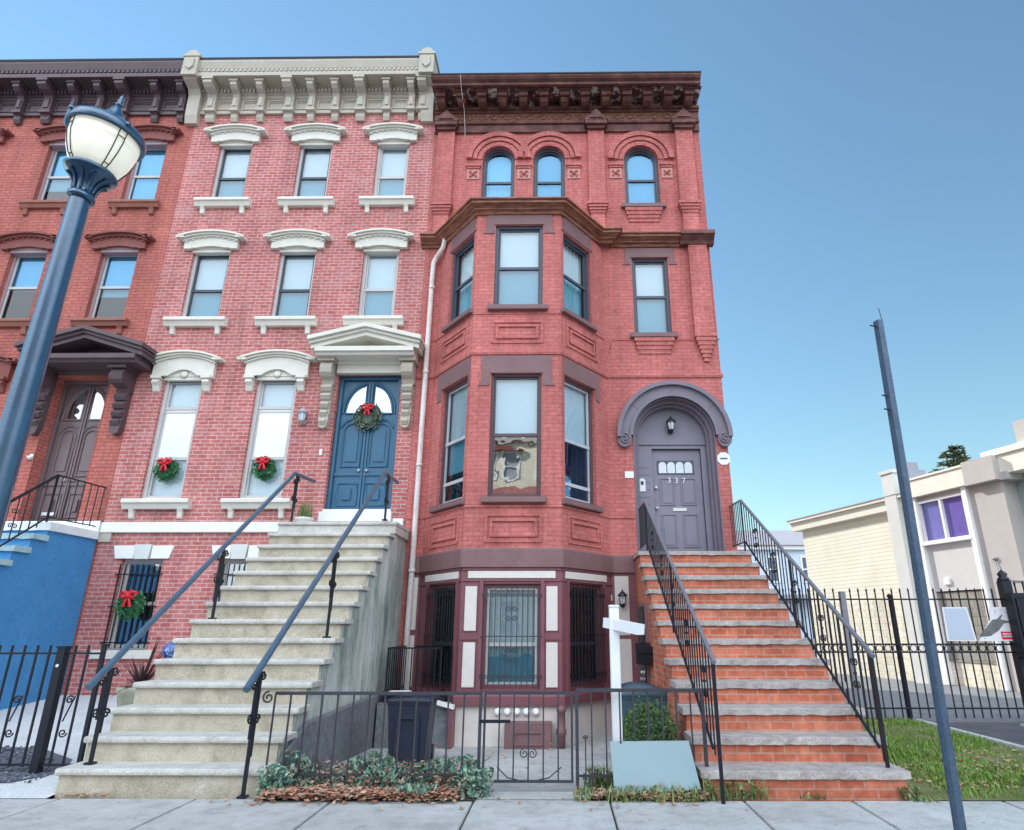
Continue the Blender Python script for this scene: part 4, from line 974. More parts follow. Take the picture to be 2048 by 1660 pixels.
# basement: maroon woodwork with cream panels
PBM = [(-2.75, 11.52), (-2.52, 11.52), (-1.60, 10.38), (0.02, 10.38), (0.92, 11.52), (1.40, 11.52)]
k = MB(); k.sweep(PBM, [(-0.01, 2.42), (0.05, 2.42), (0.05, 2.70), (0.02, 2.73), (-0.01, 2.73)]); k.build('basement_band', 'purple_stone', h3)
k = MB()
wall(k, BL, 0, LBL, 0.36, 2.45, [(0.37, 1.33, 0.58, 2.18)], 0.12); wall(k, BF, 0, LBF, 0.36, 2.45, [(0.36, 1.28, 0.60, 2.16)], 0.12); wall(k, BR, 0, LBR, 0.36, 2.45, [(0.17, 1.13, 0.60, 2.18)], 0.12)
k.fbox(FAC, -2.75, -2.44, -0.01, 0.014, -0.4, 2.42); k.fbox(FAC, 0.83, 1.40, -0.01, 0.014, -0.4, 2.42)
k.sweep(PBM[1:5], [(-0.01, 0.37), (0.07, 0.37), (0.07, 0.50), (0.04, 0.55), (-0.01, 0.55)])
for fr, s0, s1 in ((BF, 0.30, 0.36), (BF, 1.28, 1.34), (BL, 0.31, 0.37), (BL, 1.33, 1.39), (BR, 0.11, 0.17), (BR, 1.13, 1.19)): k.fbox(fr, s0, s1, 0, 0.03, 0.55, 2.22)
for fr, L in ((BF, LBF), (BL, LBL), (BR, LBR)): k.fbox(fr, 0.01, L - 0.01, 0, 0.02, 2.20, 2.235); k.fbox(fr, 0.01, L - 0.01, 0, 0.02, 2.37, 2.42)
for fr in (BF,):
    for a, b in ((0.01, 0.30), (1.34, LBF - 0.01)): k.fbox(fr, a, b, 0, 0.016, 1.31, 1.40)
k.build('basement_wall', 'maroon', h3)
k = MB()
for fr, a, b, c, d in ((BF, 0.10, 1.52, 2.245, 2.36), (BL, 0.22, 1.38, 2.245, 2.36), (BR, 0.08, 1.26, 2.245, 2.36), (BF, 0.07, 0.26, 1.44, 2.12), (BF, 0.07, 0.26, 0.62, 1.27), (BF, 1.37, 1.55, 1.44, 2.12), (BF, 1.37, 1.55, 0.62, 1.27)):
    q = MB(); q.fbox(fr, a, b, 0, 0.022, c, d); q.build('cream_panel', 'panel', h3, bevel=0.006)
for a, b, c, d in ((-2.72, -2.55, 1.45, 2.34), (-2.72, -2.55, 0.40, 1.36), (0.96, 1.21, 1.36, 2.36), (0.96, 1.22, 0.40, 1.30)):
    q = MB(); q.fbox(FAC, a, b, 0, 0.03, c, d); q.build('cream_panel', 'panel', h3, bevel=0.006)
k = MB(); wall(k, BL, 0, LBL, -0.4, 0.37, [], 0.1); wall(k, BF, 0, LBF, -0.4, 0.37, [], 0.1); wall(k, BR, 0, LBR, -0.4, 0.37, [], 0.1); k.build('foundation', 'panel', h3)
for fr, a, b, c, d in ((BL, 0.37, 1.33, 0.58, 2.18), (BF, 0.36, 1.28, 0.60, 2.16), (BR, 0.17, 1.13, 0.60, 2.18)):
    wd = window(h3, fr, a, b, c, d, 0.06, 'maroon', 'alu' if fr is BF else 'sash_dark', mid=1.24, shade=1.0 if fr is BF else 0.0, shade_m='blind', up='glass' if fr is BF else 'glass_dark', lo='glass_dark')
    g = MB(); n = 10
    for i in range(n + 1):
        s = a + 0.03 + (b - a - 0.06) * i / n
        g.bar(fr.p(s, 0.045, c + 0.02), fr.p(s, 0.045, d - 0.02), 0.013)
    for z in (c + 0.16, c + 0.19, (c + d) / 2 - 0.02, d - 0.16, d - 0.19): g.bar(fr.p(a - 0.02, 0.045, z), fr.p(b + 0.02, 0.045, z), 0.014)
    cx = (a + b) / 2
    for zc, sg in ((1.62, 1), (1.78, -1), (1.0, 1), (1.16, -1)):
        for fl in (-1, 1):
            g.spiral(fr, cx + fl * 0.05, 0.05, zc, 0.05, 1.2, 0.007, fl * sg, start=0 if fl > 0 else PI)
    g.build('window_guard', 'iron_grey' if fr is BF else 'iron', wd)
# arched doorway
k = MB(); cx, sp = 2.19, 4.98
A_ = arc_pts(cx, sp, 1.07, 0, 180, 28); B_ = arc_pts(cx, sp, 0.79, 0, 180, 28)
k.prism(FAC, A_ + list(reversed(B_)), -0.01, 0.07)
k.prism(FAC, arc_pts(cx, sp, 1.10, -2, 182, 28) + list(reversed(arc_pts(cx, sp, 1.02, -2, 182, 28))), -0.01, 0.14)
k.prism(FAC, arc_pts(cx, sp, 0.85, 0, 180, 28) + list(reversed(arc_pts(cx, sp, 0.79, 0, 180, 28))), 0, 0.10)
for sg in (-1, 1):
    x = cx + sg * 0.955
    k.prism(FAC, [(x - 0.13, sp), (x + 0.13, sp), (x + 0.13, sp - 0.10)] + arc_pts(x, sp - 0.10, 0.13, 0, -180, 10), -0.01, 0.09)
    k.spiral(FAC, x, 0.10, sp - 0.07, 0.11, 1.6, 0.018, sg, start=PI / 2, n=22)
for a in (38, 90, 142):
    k.tube([FAC.p(cx + 0.80 * math.cos(R(a)), 0.071, sp + 0.80 * math.sin(R(a))), FAC.p(cx + 1.02 * math.cos(R(a)), 0.071, sp + 1.02 * math.sin(R(a)))], 0.006, 4)
da = k.build('door_arch', 'arch_stone', h3)
k = MB(); k.ring(FAC, outline(1.40, 2.98, 2.60, 5.77, True, n=28), outline(1.40, 2.98, 2.60, 5.77, True, 0.02, n=28), -0.44, 0.012)
k.ring(FAC, outline(1.40, 2.98, 2.60, 5.77, True, 0.02, n=28), outline(1.40, 2.98, 2.60, 5.77, True, 0.075, n=28), -0.44, -0.12)
k.ring(FAC, outline(1.40, 2.98, 2.60, 5.77, True, 0.075, n=28), outline(1.40, 2.98, 2.60, 5.77, True, 0.12, n=28), -0.44, -0.22)
k.build('door_reveal', 'arch_stone', da)
k = MB(); fan = [(1.52, 4.93), (2.86, 4.93)] + arc_pts(cx, sp, 0.69, 0, 180, 24)
k.prism(FAC, fan, -0.40, -0.36); k.fbox(FAC, 1.5, 2.88, -0.40, -0.33, 4.905, 4.935)
k.fbox(FAC, 1.5, 1.80, -0.40, -0.36, 2.6, 4.905); k.fbox(FAC, 2.76, 2.88, -0.40, -0.36, 2.6, 4.905); k.fbox(FAC, 1.80, 2.76, -0.40, -0.36, 4.83, 4.905)
for i in range(12): k.fbox(FAC, 1.52, 1.74, -0.36, -0.352, 2.85 + i * 0.145, 2.85 + i * 0.145 + 0.125)
k.build('door_surround', 'door3', da)
k = MB(); k.fbox(FAC, 1.805, 2.755, -0.47, -0.43, 2.62, 4.825); dl = k.build('door', 'door3', h3)
k = MB()
for (a, b, c, d) in ((1.93, 2.22, 3.72, 4.25), (2.34, 2.63, 3.72, 4.25), (1.93, 2.22, 2.92, 3.55), (2.34, 2.63, 2.92, 3.55)):
    k.ring(FAC, outline(a, b, c, d), outline(a, b, c, d, t=0.02), -0.44, -0.412); k.fbox(FAC, a + 0.045, b - 0.045, -0.44, -0.418, c + 0.045, d - 0.045)
k.build('door_moulding', 'door3', dl)
k = MB(); k.fbox(FAC, 1.90, 2.62, -0.44, -0.418, 4.33, 4.60); k.build('door_light_frame', 'frame3', dl)
for i in range(4):
    a = 1.93 + i * 0.168; k = MB(); pts = [(a, 4.35), (a + 0.15, 4.35), (a + 0.15, 4.50)] + arc_pts(a + 0.075, 4.50, 0.075, 0, 180, 8)
    k.prism(FAC, pts, -0.43, -0.412); k.build('door_light', 'frost', dl)
k = MB(); k.fbox(FAC, 2.16, 2.42, -0.43, -0.41, 3.605, 3.665); k.build('mail_slot', 'steel', dl)
for z, r in ((4.06, 0.035), (3.66, 0.03)):
    k = MB(); k.lathe([(0, 0), (r, 0), (r, 0.012), (r * 0.6, 0.03), (r * 0.9, 0.05), (0, 0.06)], FAC.p(1.855, -0.43, z), 14, mat=Matrix.Rotation(R(90), 3, 'X')); k.build('door_knob', 'brass_white', dl)
for i, ch in enumerate('337'): text_mesh(ch, 0.15, face_m(FAC, 2.12 + i * 0.14, -0.405, 4.20 - 0.004 * i), 'brass_white', 'numeral', dl)
for i, ch in enumerate('337'): text_mesh(ch, 0.16, face_m(FAC, 0.885, 0.03, 1.98 - i * 0.155), 'brass_white', 'numeral', h3)

# ================================================================== GROUND
k = MB(); k.box(-400, 400, -300, 900, -0.6, -0.33); structure(k, 'ground', 'road')
k = MB(); k.box(-60, 60, -9, 2.05, -0.6, -0.14); structure(k, 'road', 'road')
k = MB(); k.box(-60, 60, 2.055, 2.20, -0.6, 0.0); structure(k, 'kerb', 'concrete')
JX = [-16, -14.7, -13.4, -12.1, -10.8, -9.5, -8.2, -6.9, -5.6, -4.62, -3.36, -2.09, -0.80, 0.44, 1.66, 2.64, 4.0, 5.3, 6.6, 7.9, 9.2, 10.5, 12, 13.5, 15]
k = MB()
for a, b in zip(JX, JX[1:]):
    for c, d in ((2.21, 3.55), (3.56, 4.95), (4.96, 6.53)):
        e = random.uniform(-0.003, 0.003)
        k.box(a + 0.009, b - 0.009, c, d - 0.012, -0.3, e)
o = k.build('sidewalk', 'concrete', bevel=0.006); o['kind'] = 'structure'
k = MB(); k.box(-16, 15, 2.2, 6.60, -0.3, -0.022); structure(k, 'joint_bed', 'joint')
k = MB()     # paved front yard of the right house, falling towards the bay
k.add([(-2.80, 6.545, 0.0), (1.34, 6.545, 0.0), (1.34, 10.3, -0.19), (-2.80, 10.3, -0.19), (-2.80, 11.6, -0.2), (1.34, 11.6, -0.2)], [(0, 1, 2, 3), (3, 2, 5, 4)])
structure(k, 'yard_paving', 'concrete')
k = MB(); k.box(-0.82, 0.14, 6.55, 7.05, -0.2, 0.004); structure(k, 'path_slab', 'concrete')
k = MB(); k.add([(-14.5, 6.525, 0.0), (-4.76, 6.525, 0.0), (-4.76, 11.6, 0.40), (-14.5, 11.6, 0.40)], [(0, 1, 2, 3)]); structure(k, 'side_yard_paving', 'concrete_pale')
k = MB(); k.add([(-5.45, 6.95, 0.045), (-5.20, 7.28, 0.067), (-5.45, 7.75, 0.10), (-6.2, 8.22, 0.14), (-9.5, 8.4, 0.155), (-9.5, 7.0, 0.047), (-6.2, 6.80, 0.032)], [(0, 1, 2, 3, 4, 5, 6)]); structure(k, 'gravel_bed', 'gravel')
k = MB()
for i in range(1500):
    x = random.uniform(-8.2, -5.25); y = random.uniform(6.9, 8.25)
    if x > -6.2 and not (6.82 + (x + 5.9) * 0.2 < y < 8.2 - max(0, x + 6.2) * 0.85): continue
    r_ = random.uniform(0.010, 0.026); z = 0.0793 * (y - 6.525) + 0.012
    a = random.random() * 6.28; c_, s_ = math.cos(a), math.sin(a)
    k.add([(x + r_ * c_, y + r_ * s_, z), (x - r_ * s_, y + r_ * c_, z), (x - r_ * c_, y - r_ * s_, z), (x + r_ * s_, y - r_ * c_, z), (x, y, z + r_ * 0.7), (x, y, z - r_ * 0.5)], [(0, 1, 4), (1, 2, 4), (2, 3, 4), (3, 0, 4), (1, 0, 5), (2, 1, 5), (3, 2, 5), (0, 3, 5)])
o = k.build('pebbles', 'pebble', loc=(-6, 7.5, 0)); tag(o, 'dark grey gravel at the foot of the left black fence', 'gravel', kind='stuff')
k = MB(); k.box(3.19, 3.56, 6.53, 8.3, -0.2, -0.004); k.box(3.19, 3.35, 8.3, 11.4, -0.2, -0.004); structure(k, 'side_path', 'concrete')
k = MB(); k.add([(3.35, 6.525, 0.006), (5.84, 6.525, 0.006), (5.84, 11.9, 0.02), (3.3, 11.9, 0.02)], [(0, 1, 2, 3)]); structure(k, 'lawn_ground', 'lawn_soil')
k = MB(); k.box(5.83, 5.95, 6.6, 11.45, -0.2, 0.055); k.box(7.35, 9.6, 10.75, 11.15, -0.2, 0.03); o = k.build('driveway_kerb', 'concrete', bevel=0.012); o['kind'] = 'structure'
k = MB(); k.quad((5.95, 6.54, -0.01), (20, 6.54, -0.01), (20, 11.6, -0.008), (5.95, 11.6, -0.008)); structure(k, 'driveway', 'asphalt_wet')
k = MB(); k.quad((3.24, 11.6, -0.012), (60, 11.6, -0.012), (60, 80, -0.012), (3.24, 80, -0.012)); structure(k, 'parking_lot', 'asphalt')

# ================================================================== STOOPS
def stair_profile(y0, t, r, n, drop, zlow, yend):
    p = [(y0, zlow), (yend, zlow), (yend, n * r - drop)]
    for i in range(n - 1, -1, -1):
        p += [(y0 + i * t, (i + 1) * r - drop)]
        if i > 0: p += [(y0 + i * t, i * r - drop)]
    return p
def XF(x): return Fr(x, 0, 0, 1)       # face towards +x, s = y
def rough_tread(x0, x1, ya, yb, z0, z1, amp, n=26):
    k = MB(); vs = []
    for i in range(n + 1):
        x = x0 + (x1 - x0) * i / n; j = lambda a=amp: random.uniform(-a, a)
        vs += [(x, ya + j(), z0 + j() * 0.8), (x, ya + j(amp * 0.6), z1 - 0.008 + j(0.002)), (x, ya + 0.02, z1), (x, yb, z1), (x, yb, z0)]
    fs = []
    for i in range(n):
        for q in range(5): fs.append((i * 5 + q, (i + 1) * 5 + q, (i + 1) * 5 + (q + 1) % 5, i * 5 + (q + 1) % 5))
    fs += [(4, 3, 2, 1, 0), tuple(n * 5 + q for q in range(5))]
    return k.add(vs, fs)

LX0, LX1, LY, LT, LR_, LN = -4.77, -2.82, 6.646, 0.302, 0.228, 14
st2 = thing('stoop', 'wide grey stone stoop climbing to the blue double door', 'steps', (-3.8, 6.65, 0), 'front stoops')
k = MB(); k.prism(XF(LX0), stair_profile(LY, LT, LR_, LN, 0.06, -0.3, 11.50), 0, LX1 - LX0 - 0.02); k.build('base', 'stone', st2)
k = MB(); k.prism(XF(LX1 - 0.02), stair_profile(LY + 0.02, LT, LR_, LN, 0.07, -0.3, 11.50), 0, 0.02); k.build('side_wall', 'streaked', st2)
k = MB(); k.add([(-2.80, 6.75, -0.3), (-2.80, 11.46, -0.3), (-2.80, 11.46, 0.56), (-2.80, 7.5, 0.52), (-2.80, 6.75, 0.18), (-2.775, 6.72, -0.3), (-2.775, 11.46, -0.3), (-2.775, 11.46, 0.53), (-2.775, 7.5, 0.49), (-2.775, 6.75, 0.15)], [(5, 6, 7, 8, 9), (9, 8, 3, 4), (8, 7, 2, 3), (5, 9, 4, 0)]); k.build('plinth', 'base_stone', st2)
for i in range(LN):
    k = MB(); ya = LY + i * LT - 0.035; yb = LY + (i + 1) * LT + 0.004 if i < LN - 1 else 11.50
    xo = 0.045 if i < LN - 1 else 0.05
    k.dprism(Fr(0, 0), [(-ya, (i + 1) * LR_ - 0.06), (-ya + 0.012, (i + 1) * LR_ - 0.045), (-ya + 0.012, (i + 1) * LR_ - 0.014), (-ya, (i + 1) * LR_), (-yb, (i + 1) * LR_), (-yb, (i + 1) * LR_ - 0.06)], LX0 - 0.02, LX1 + xo)
    if i == LN - 1: k.box(LX0 - 0.01, LX1 + 0.04, ya + 0.02, 11.50, (i + 1) * LR_ - 0.20, (i + 1) * LR_ - 0.06)
    k.build('tread', 'tread_stone', st2, bevel=0.006)

RX0, RX1, RY, RT, RR_, RN = 1.337, 3.205, 6.612, 0.373, 0.2259, 12
st3 = thing('stoop', 'orange brick stoop with rough bluestone treads climbing to the arched doorway', 'steps', (2.27, 6.61, 0), 'front stoops')
k = MB(); k.prism(XF(RX0), stair_profile(RY, RT, RR_, RN, 0.07, -0.3, 11.50), 0, RX1 - RX0); k.build('base', 'brick_step', st3)
k = MB(); k.prism(XF(RX1 - 0.03), stair_profile(RY + RT * 2 + 0.03, RT, RR_, RN - 2, 0.05, -0.3, 11.50), 0.031, 0.10); 
k.build('side_wall', 'beige_block', st3)
for i in range(RN):
    ya = RY + i * RT - 0.03; yb = RY + (i + 1) * RT + 0.004 if i < RN - 1 else 11.50
    rough_tread(RX0 - 0.035, RX1 + 0.04, ya, yb, (i + 1) * RR_ - 0.066, (i + 1) * RR_, 0.0065).build('tread', 'bluestone', st3)
NX = Fr(RX0, 0, 0, -1)     # left flank of the brick stoop, faces -x, s = -y
k = MB(); k.fbox(NX, -11.0, -10.05, 0, 0.05, -0.25, 1.86); k.build('side_door_frame', 'purple_stone', st3)
k = MB(); k.fbox(NX, -10.93, -10.10, 0.03, 0.065, -0.2, 1.80); sd = k.build('side_door', 'iron', st3)
k = MB(); k.lathe([(0, 0), (0.03, 0), (0.03, 0.02), (0.015, 0.04), (0.03, 0.06), (0, 0.07)], NX.p(-10.17, 0.065, 0.85), 12, mat=Matrix.Rotation(R(-90), 3, 'Y')); k.box(1.20, 1.27, 10.15, 10.25, 0.74, 0.78); k.build('door_knob', 'steel', sd)

S1X, S1Y, S1T, S1R, S1N = -8.50, 6.60, 0.288, 0.2257, 14
st1 = thing('stoop', 'blue stucco stoop with pale teal steps and white landing, below the brown double door', 'steps', (-9.7, 6.6, 0), 'front stoops')
k = MB(); k.prism(XF(-10.9), stair_profile(S1Y, S1T, S1R, S1N, 0.06, -0.3, 11.50), 0, 2.37); k.build('base', 'blue_stucco', st1)
for i in range(S1N):
    ya = S1Y + i * S1T - 0.04; yb = S1Y + (i + 1) * S1T + 0.004 if i < S1N - 1 else 11.46
    rough_tread(-10.95, S1X + 0.02, ya, yb, (i + 1) * S1R - (0.09 if i < S1N - 1 else 0.14), (i + 1) * S1R, 0.010).build('tread', 'teal_step' if i < S1N - 1 else 'white_step', st1)

# ================================================================== RAILINGS
def tube_rail(label, x, pts, posts, group):
    """round handrail on a few scrolled posts"""
    y0, z0 = pts[0]
    t = thing('stair_railing', label, 'railing', (x, y0, 0), group)
    k = MB(); k.tube([(x, y, z) for y, z in pts], 0.034, 12); k.build('handrail', 'rail_blue', t)
    for (y, zb, zt) in posts:
        k = MB(); k.bar((x, y, zb), (x, y, zt), 0.030); k.box(x - 0.04, x + 0.04, y - 0.04, y + 0.04, zb, zb + 0.02)
        fr = XF(x)
        k.bar((x, y - 0.05, zb + (zt - zb) * 0.45), (x, y - 0.05, zt - 0.12), 0.014); k.bar((x, y + 0.05, zb + (zt - zb) * 0.3), (x, y + 0.05, zt - 0.02), 0.014)
        for (dy, dz, f) in ((-0.08, -0.14, 1), (0.09, -0.05, -1), (0.08, -0.45, 1), (-0.08, -0.42, -1)):
            k.spiral(fr, y + dy, 0, zt + dz, 0.05, 1.3, 0.010, f)
        k.build('post', 'iron', t)
    return t
tube_rail('blue grey tube handrail on scrolled posts at left edge of grey stone stoop', -4.60, [(6.54, 0.94), (10.50, 4.02), (11.40, 4.08)], [(6.80, 0.228, 1.12), (8.60, 1.596, 2.52), (10.62, 3.192, 4.02)], 'tube handrails of the stone stoop')
tube_rail('blue grey tube handrail on scrolled posts at right edge of grey stone stoop', -2.95, [(6.32, 0.94), (10.24, 3.98), (11.05, 3.98)], [(6.56, 0.0, 1.10), (8.30, 1.368, 2.46), (10.45, 3.192, 3.96)], 'tube handrails of the stone stoop')

def iron_rail(label, x, top, low, land, mat_rail, mat, group, nb=34, wall_y=11.50):
    """stair railing with many thin balusters; top/low are ((y,z),(y,z)), land the level part"""
    (ya, za), (yb, zb) = top; (yc, zc), (yd, zd) = low
    t = thing('stair_railing', label, 'railing', (x, ya, 0), group)
    k = MB(); k.bar((x, ya, za), (x, yb, zb), 0.036); k.bar((x, yb, zb), (x, wall_y, zb + 0.03), 0.022); k.build('handrail', mat_rail, t)
    k = MB(); k.bar((x, yc, zc), (x, yd, zd), 0.022); k.bar((x, yd, zd), (x, wall_y, zd + 0.02), 0.018); k.build('lower_rail', mat, t)
    f = lambda y: za + (zb - za) * (y - ya) / (yb - ya)
    g = lambda y: zc + (zd - zc) * (y - yc) / (yd - yc)
    fr = XF(x)
    for i in range(nb):
        y = ya + 0.10 + (yb - ya - 0.12) * i / (nb - 1)
        q = MB(); lo = g(y) - (0.0 if i % 4 else 0.07); q.bar((x, y, lo), (x, y, f(y)), 0.013)
        if i % 6 == 3:
            zc_ = (f(y) + g(y)) / 2
            for dz, sg in ((0.12, 1), (-0.12, -1)):
                q.spiral(fr, y + 0.045, 0, zc_ + dz, 0.045, 1.2, 0.007, sg, start=PI); q.spiral(fr, y - 0.045, 0, zc_ + dz, 0.045, 1.2, 0.007, -sg)
            q.lathe([(0, -0.03), (0.022, 0), (0, 0.03)], (x, y, zc_), 8)
        q.build('baluster', mat, t)
    for i in range(7):
        y = yb + 0.12 + (wall_y - yb - 0.15) * i / 6
        q = MB(); q.bar((x, y, zd), (x, y, zb + 0.02), 0.013); q.build('baluster', mat, t)
    q = MB(); q.bar((x, ya + 0.05, land[0]), (x, ya + 0.05, za), 0.03); q.build('newel_post', mat, t)
    q = MB(); q.bar((x, yb, land[1]), (x, yb, zb), 0.024); q.build('newel_post', mat, t)
    ym = (ya + yb) / 2; q = MB(); q.bar((x, ym, g(ym) - 0.1), (x, ym, f(ym)), 0.024); q.build('newel_post', mat, t)
    return t
iron_rail('black iron railing with grey top rail at right edge of the orange brick stoop', 3.12, ((6.70, 1.22), (10.74, 3.58)), ((6.86, 0.38), (10.68, 2.86)), (0.226, 2.71), 'rail_grey', 'iron', 'iron railings of the brick stoop', 33)
iron_rail('black iron railing with grey top rail at left edge of the orange brick stoop', 1.45, ((6.36, 1.18), (10.62, 3.54)), ((6.66, 0.40), (10.62, 2.84)), (0.0, 2.71), 'rail_grey', 'iron', 'iron railings of the brick stoop', 33)
iron_rail('thin black iron railing along right edge of the pale teal steps', -8.58, ((6.4, 0.92), (10.33, 3.96)), ((6.5, 0.33), (10.33, 3.24)), (0.2, 3.16), 'iron', 'iron', 'iron railings of the teal steps', 26)
iron_rail('thin black iron railing along left edge of the pale teal steps', -10.75, ((6.4, 0.92), (10.33, 3.96)), ((6.5, 0.33), (10.33, 3.24)), (0.2, 3.16), 'iron', 'iron', 'iron railings of the teal steps', 26)

# ================================================================== FENCES
def pickets(t, mat, xs, y, z0, z1, w=0.014, tip=None, name='picket'):
    k = MB(); x0 = xs[0]; k.bar((x0, y, z0), (x0, y, z1), w)
    if tip: k.lathe([(0.7 * w, 0), (1.1 * w, tip * 0.35), (0.0, tip)], (x0, y, z1), 6, False)
    o = k.build(name, mat, t)
    for x in xs[1:]: clone(o, (x - x0, 0, 0))
    return o
FY = 6.78
ff = thing('iron_fence', 'low black iron yard fence rising out of the ivy, left of the gate', 'fence', (-1.8, FY, 0), 'low iron fence of the right house')
k = MB(); k.box(-2.86, -0.80, FY - 0.016, FY + 0.016, 0.855, 0.885); k.spiral(Fr(0, FY), -2.93, 0, 0.83, 0.06, 1.4, 0.010, 1, start=PI / 2); k.build('top_rail', 'iron_grey', ff)
k = MB(); k.box(-2.86, -0.80, FY - 0.010, FY + 0.010, 0.14, 0.16); k.build('bottom_rail', 'iron_grey', ff)
pickets(ff, 'iron_grey', [-2.86 + 0.158 * i for i in range(13)], FY, 0.02, 0.855, 0.015)
k = MB(); k.bar((-0.80, FY, 0), (-0.80, FY, 0.89), 0.03); k.build('post', 'iron_grey', ff)
fg = thing('garden_gate', 'low black iron gate with small scrolls, in front of the bay', 'gate', (-0.3, FY, 0), 'low iron fence of the right house')
k = MB(); k.box(-0.765, 0.115, FY - 0.016, FY + 0.016, 0.86, 0.89); k.box(-0.765, 0.115, FY - 0.012, FY + 0.012, 0.085, 0.107); k.bar((-0.755, FY, 0.09), (-0.755, FY, 0.87), 0.022); k.bar((0.105, FY, 0.09), (0.105, FY, 0.87), 0.022); k.build('frame', 'iron_grey', fg)
pickets(fg, 'iron_grey', [-0.61 + 0.145 * i for i in range(5)], FY, 0.10, 0.865, 0.014)
k = MB(); f0 = Fr(0, FY)
for sx, fl in ((-0.36, 1), (-0.28, -1)): k.spiral(f0, sx, 0.01, 0.335, 0.045, 1.4, 0.006, fl, start=PI / 2)
k.tube([f0.p(-0.62, 0.01, 0.22), f0.p(-0.52, 0.01, 0.13), f0.p(-0.42, 0.01, 0.11)], 0.006, 5); k.tube([f0.p(0.0, 0.01, 0.22), f0.p(-0.12, 0.01, 0.13), f0.p(-0.22, 0.01, 0.11)], 0.006, 5); k.build('scroll', 'iron_grey', fg)
k = MB(); k.box(-0.80, -0.50, FY - 0.03, FY - 0.016, 0.605, 0.635); k.build('latch_bar', 'iron', fg)
f3 = thing('iron_fence', 'low black iron yard fence between the gate and the brick stoop', 'fence', (0.8, FY, 0), 'low iron fence of the right house')
k = MB(); k.box(0.15, 1.40, FY - 0.018, FY + 0.018, 0.885, 0.917); k.build('top_rail', 'iron_grey', f3)
k = MB(); k.box(0.15, 1.40, FY - 0.010, FY + 0.010, 0.135, 0.155); k.build('bottom_rail', 'iron_grey', f3)
pickets(f3, 'iron_grey', [0.30 + 0.14 * i for i in range(8)], FY, 0.06, 0.885, 0.015)
for x in (0.155, 1.40):
    k = MB(); k.bar((x, FY, 0), (x, FY, 0.91), 0.032); k.build('post', 'iron_grey', f3)
k = MB(); k.lathe([(0, 0), (0.03, 0.01), (0.02, 0.03), (0, 0.035)], (0.235, FY - 0.05, 0.47), 10); k.bar((0.235, FY - 0.05, 0.0), (0.235, FY - 0.05, 0.475), 0.012); k.build('stake', 'iron_grey', f3)

LYF = 7.25
fl_ = thing('iron_fence', 'black iron yard fence with a heavy square post, left of the grey stone stoop', 'fence', (-5.7, LYF, 0))
k = MB(); k.box(-9.0, -5.02, LYF - 0.012, LYF + 0.012, 1.215, 1.235); k.build('top_rail', 'iron', fl_)
k = MB(); k.box(-9.0, -4.84, LYF - 0.012, LYF + 0.012, 0.13, 0.15); k.build('bottom_rail', 'iron', fl_)
pickets(fl_, 'iron', [-5.19 - 0.141 * i for i in range(26) if i != 2], LYF, 0.12, 1.31, 0.018)
for x, hgt, ww in ((-5.46, 1.30, 0.085), (-5.02, 1.32, 0.04)):
    k = MB(); k.box(x - ww / 2, x + ww / 2, LYF - ww / 2, LYF + ww / 2, 0.0, hgt); k.box(x - ww * 0.62, x + ww * 0.62, LYF - ww * 0.62, LYF + ww * 0.62, hgt - 0.02, hgt); k.build('post', 'iron', fl_)
f0 = Fr(0, LYF)
for x in (-5.26, -5.83):
    k = MB()
    for dz, sg in ((0.84, 1), (0.52, -1)): k.spiral(f0, x, 0.012, dz - 0.08, 0.045, 1.4, 0.008, sg)
    k.tube([f0.p(x + 0.05, 0.012, 0.80), f0.p(x - 0.03, 0.012, 0.55)], 0.008, 5)
    k.build('scroll', 'iron', fl_)
k = MB(); k.lathe([(0, 0), (0.02, 0), (0.02, 0.01), (0, 0.014)], (-5.46, LYF - 0.043, 1.10), 10, mat=Matrix.Rotation(R(90), 3, 'X')); k.build('lock', 'steel', fl_)

RYF = 11.60
fr_ = thing('iron_fence', 'tall black iron picket fence with a band of rings, beside the right house', 'fence', (5.6, RYF, 0))
for z in (0.20, 1.085, 1.215, 1.965):
    k = MB(); k.box(3.26, 7.84, RYF - 0.014, RYF + 0.014, z - 0.013, z + 0.013); k.build('rail', 'iron', fr_)
xs = [3.38 + 0.148 * i for i in range(30) if i != 11]
pickets(fr_, 'iron', xs, RYF, 0.05, 2.09, 0.018, 0.08)
k = MB(); k.tube([(3.454 + 0.056 * math.cos(i / 14 * 2 * PI), RYF, 1.15 + 0.056 * math.sin(i / 14 * 2 * PI)) for i in range(15)], 0.008, 5)
rg = k.build('ring', 'iron', fr_)
for i in range(1, 29): clone(rg, (0.148 * i, 0, 0))
k = MB(); k.box(4.965, 5.055, RYF - 0.045, RYF + 0.045, 0, 2.10); k.build('post', 'rail_grey', fr_)
k = MB(); k.tube([(5.90, RYF + 0.10, 0), (5.90, RYF + 0.10, 2.02)], 0.035, 12); k.lathe([(0.045, 0), (0.05, 0.03), (0, 0.06)], (5.90, RYF + 0.10, 2.01), 12); k.build('post', 'iron', fr_)
k = MB(); k.box(7.84, 8.00, RYF - 0.08, RYF + 0.08, 0.0, 2.28); k.lathe([(0.09, 0), (0.10, 0.03), (0.06, 0.07), (0.085, 0.12), (0.0, 0.20)], (7.92, RYF, 2.28), 14); k.build('post', 'iron', fr_)
k = MB(); k.box(7.80, 8.35, RYF - 0.28, RYF - 0.081, 1.02, 2.06); k.box(7.86, 8.30, RYF - 0.295, RYF - 0.28, 1.1, 1.98); k.build('lock_box', 'iron', fr_, bevel=0.015)
gt = thing('driveway_gate', 'tall black iron driveway gate cut by the right edge of the picture', 'gate', (9.2, RYF, 0))
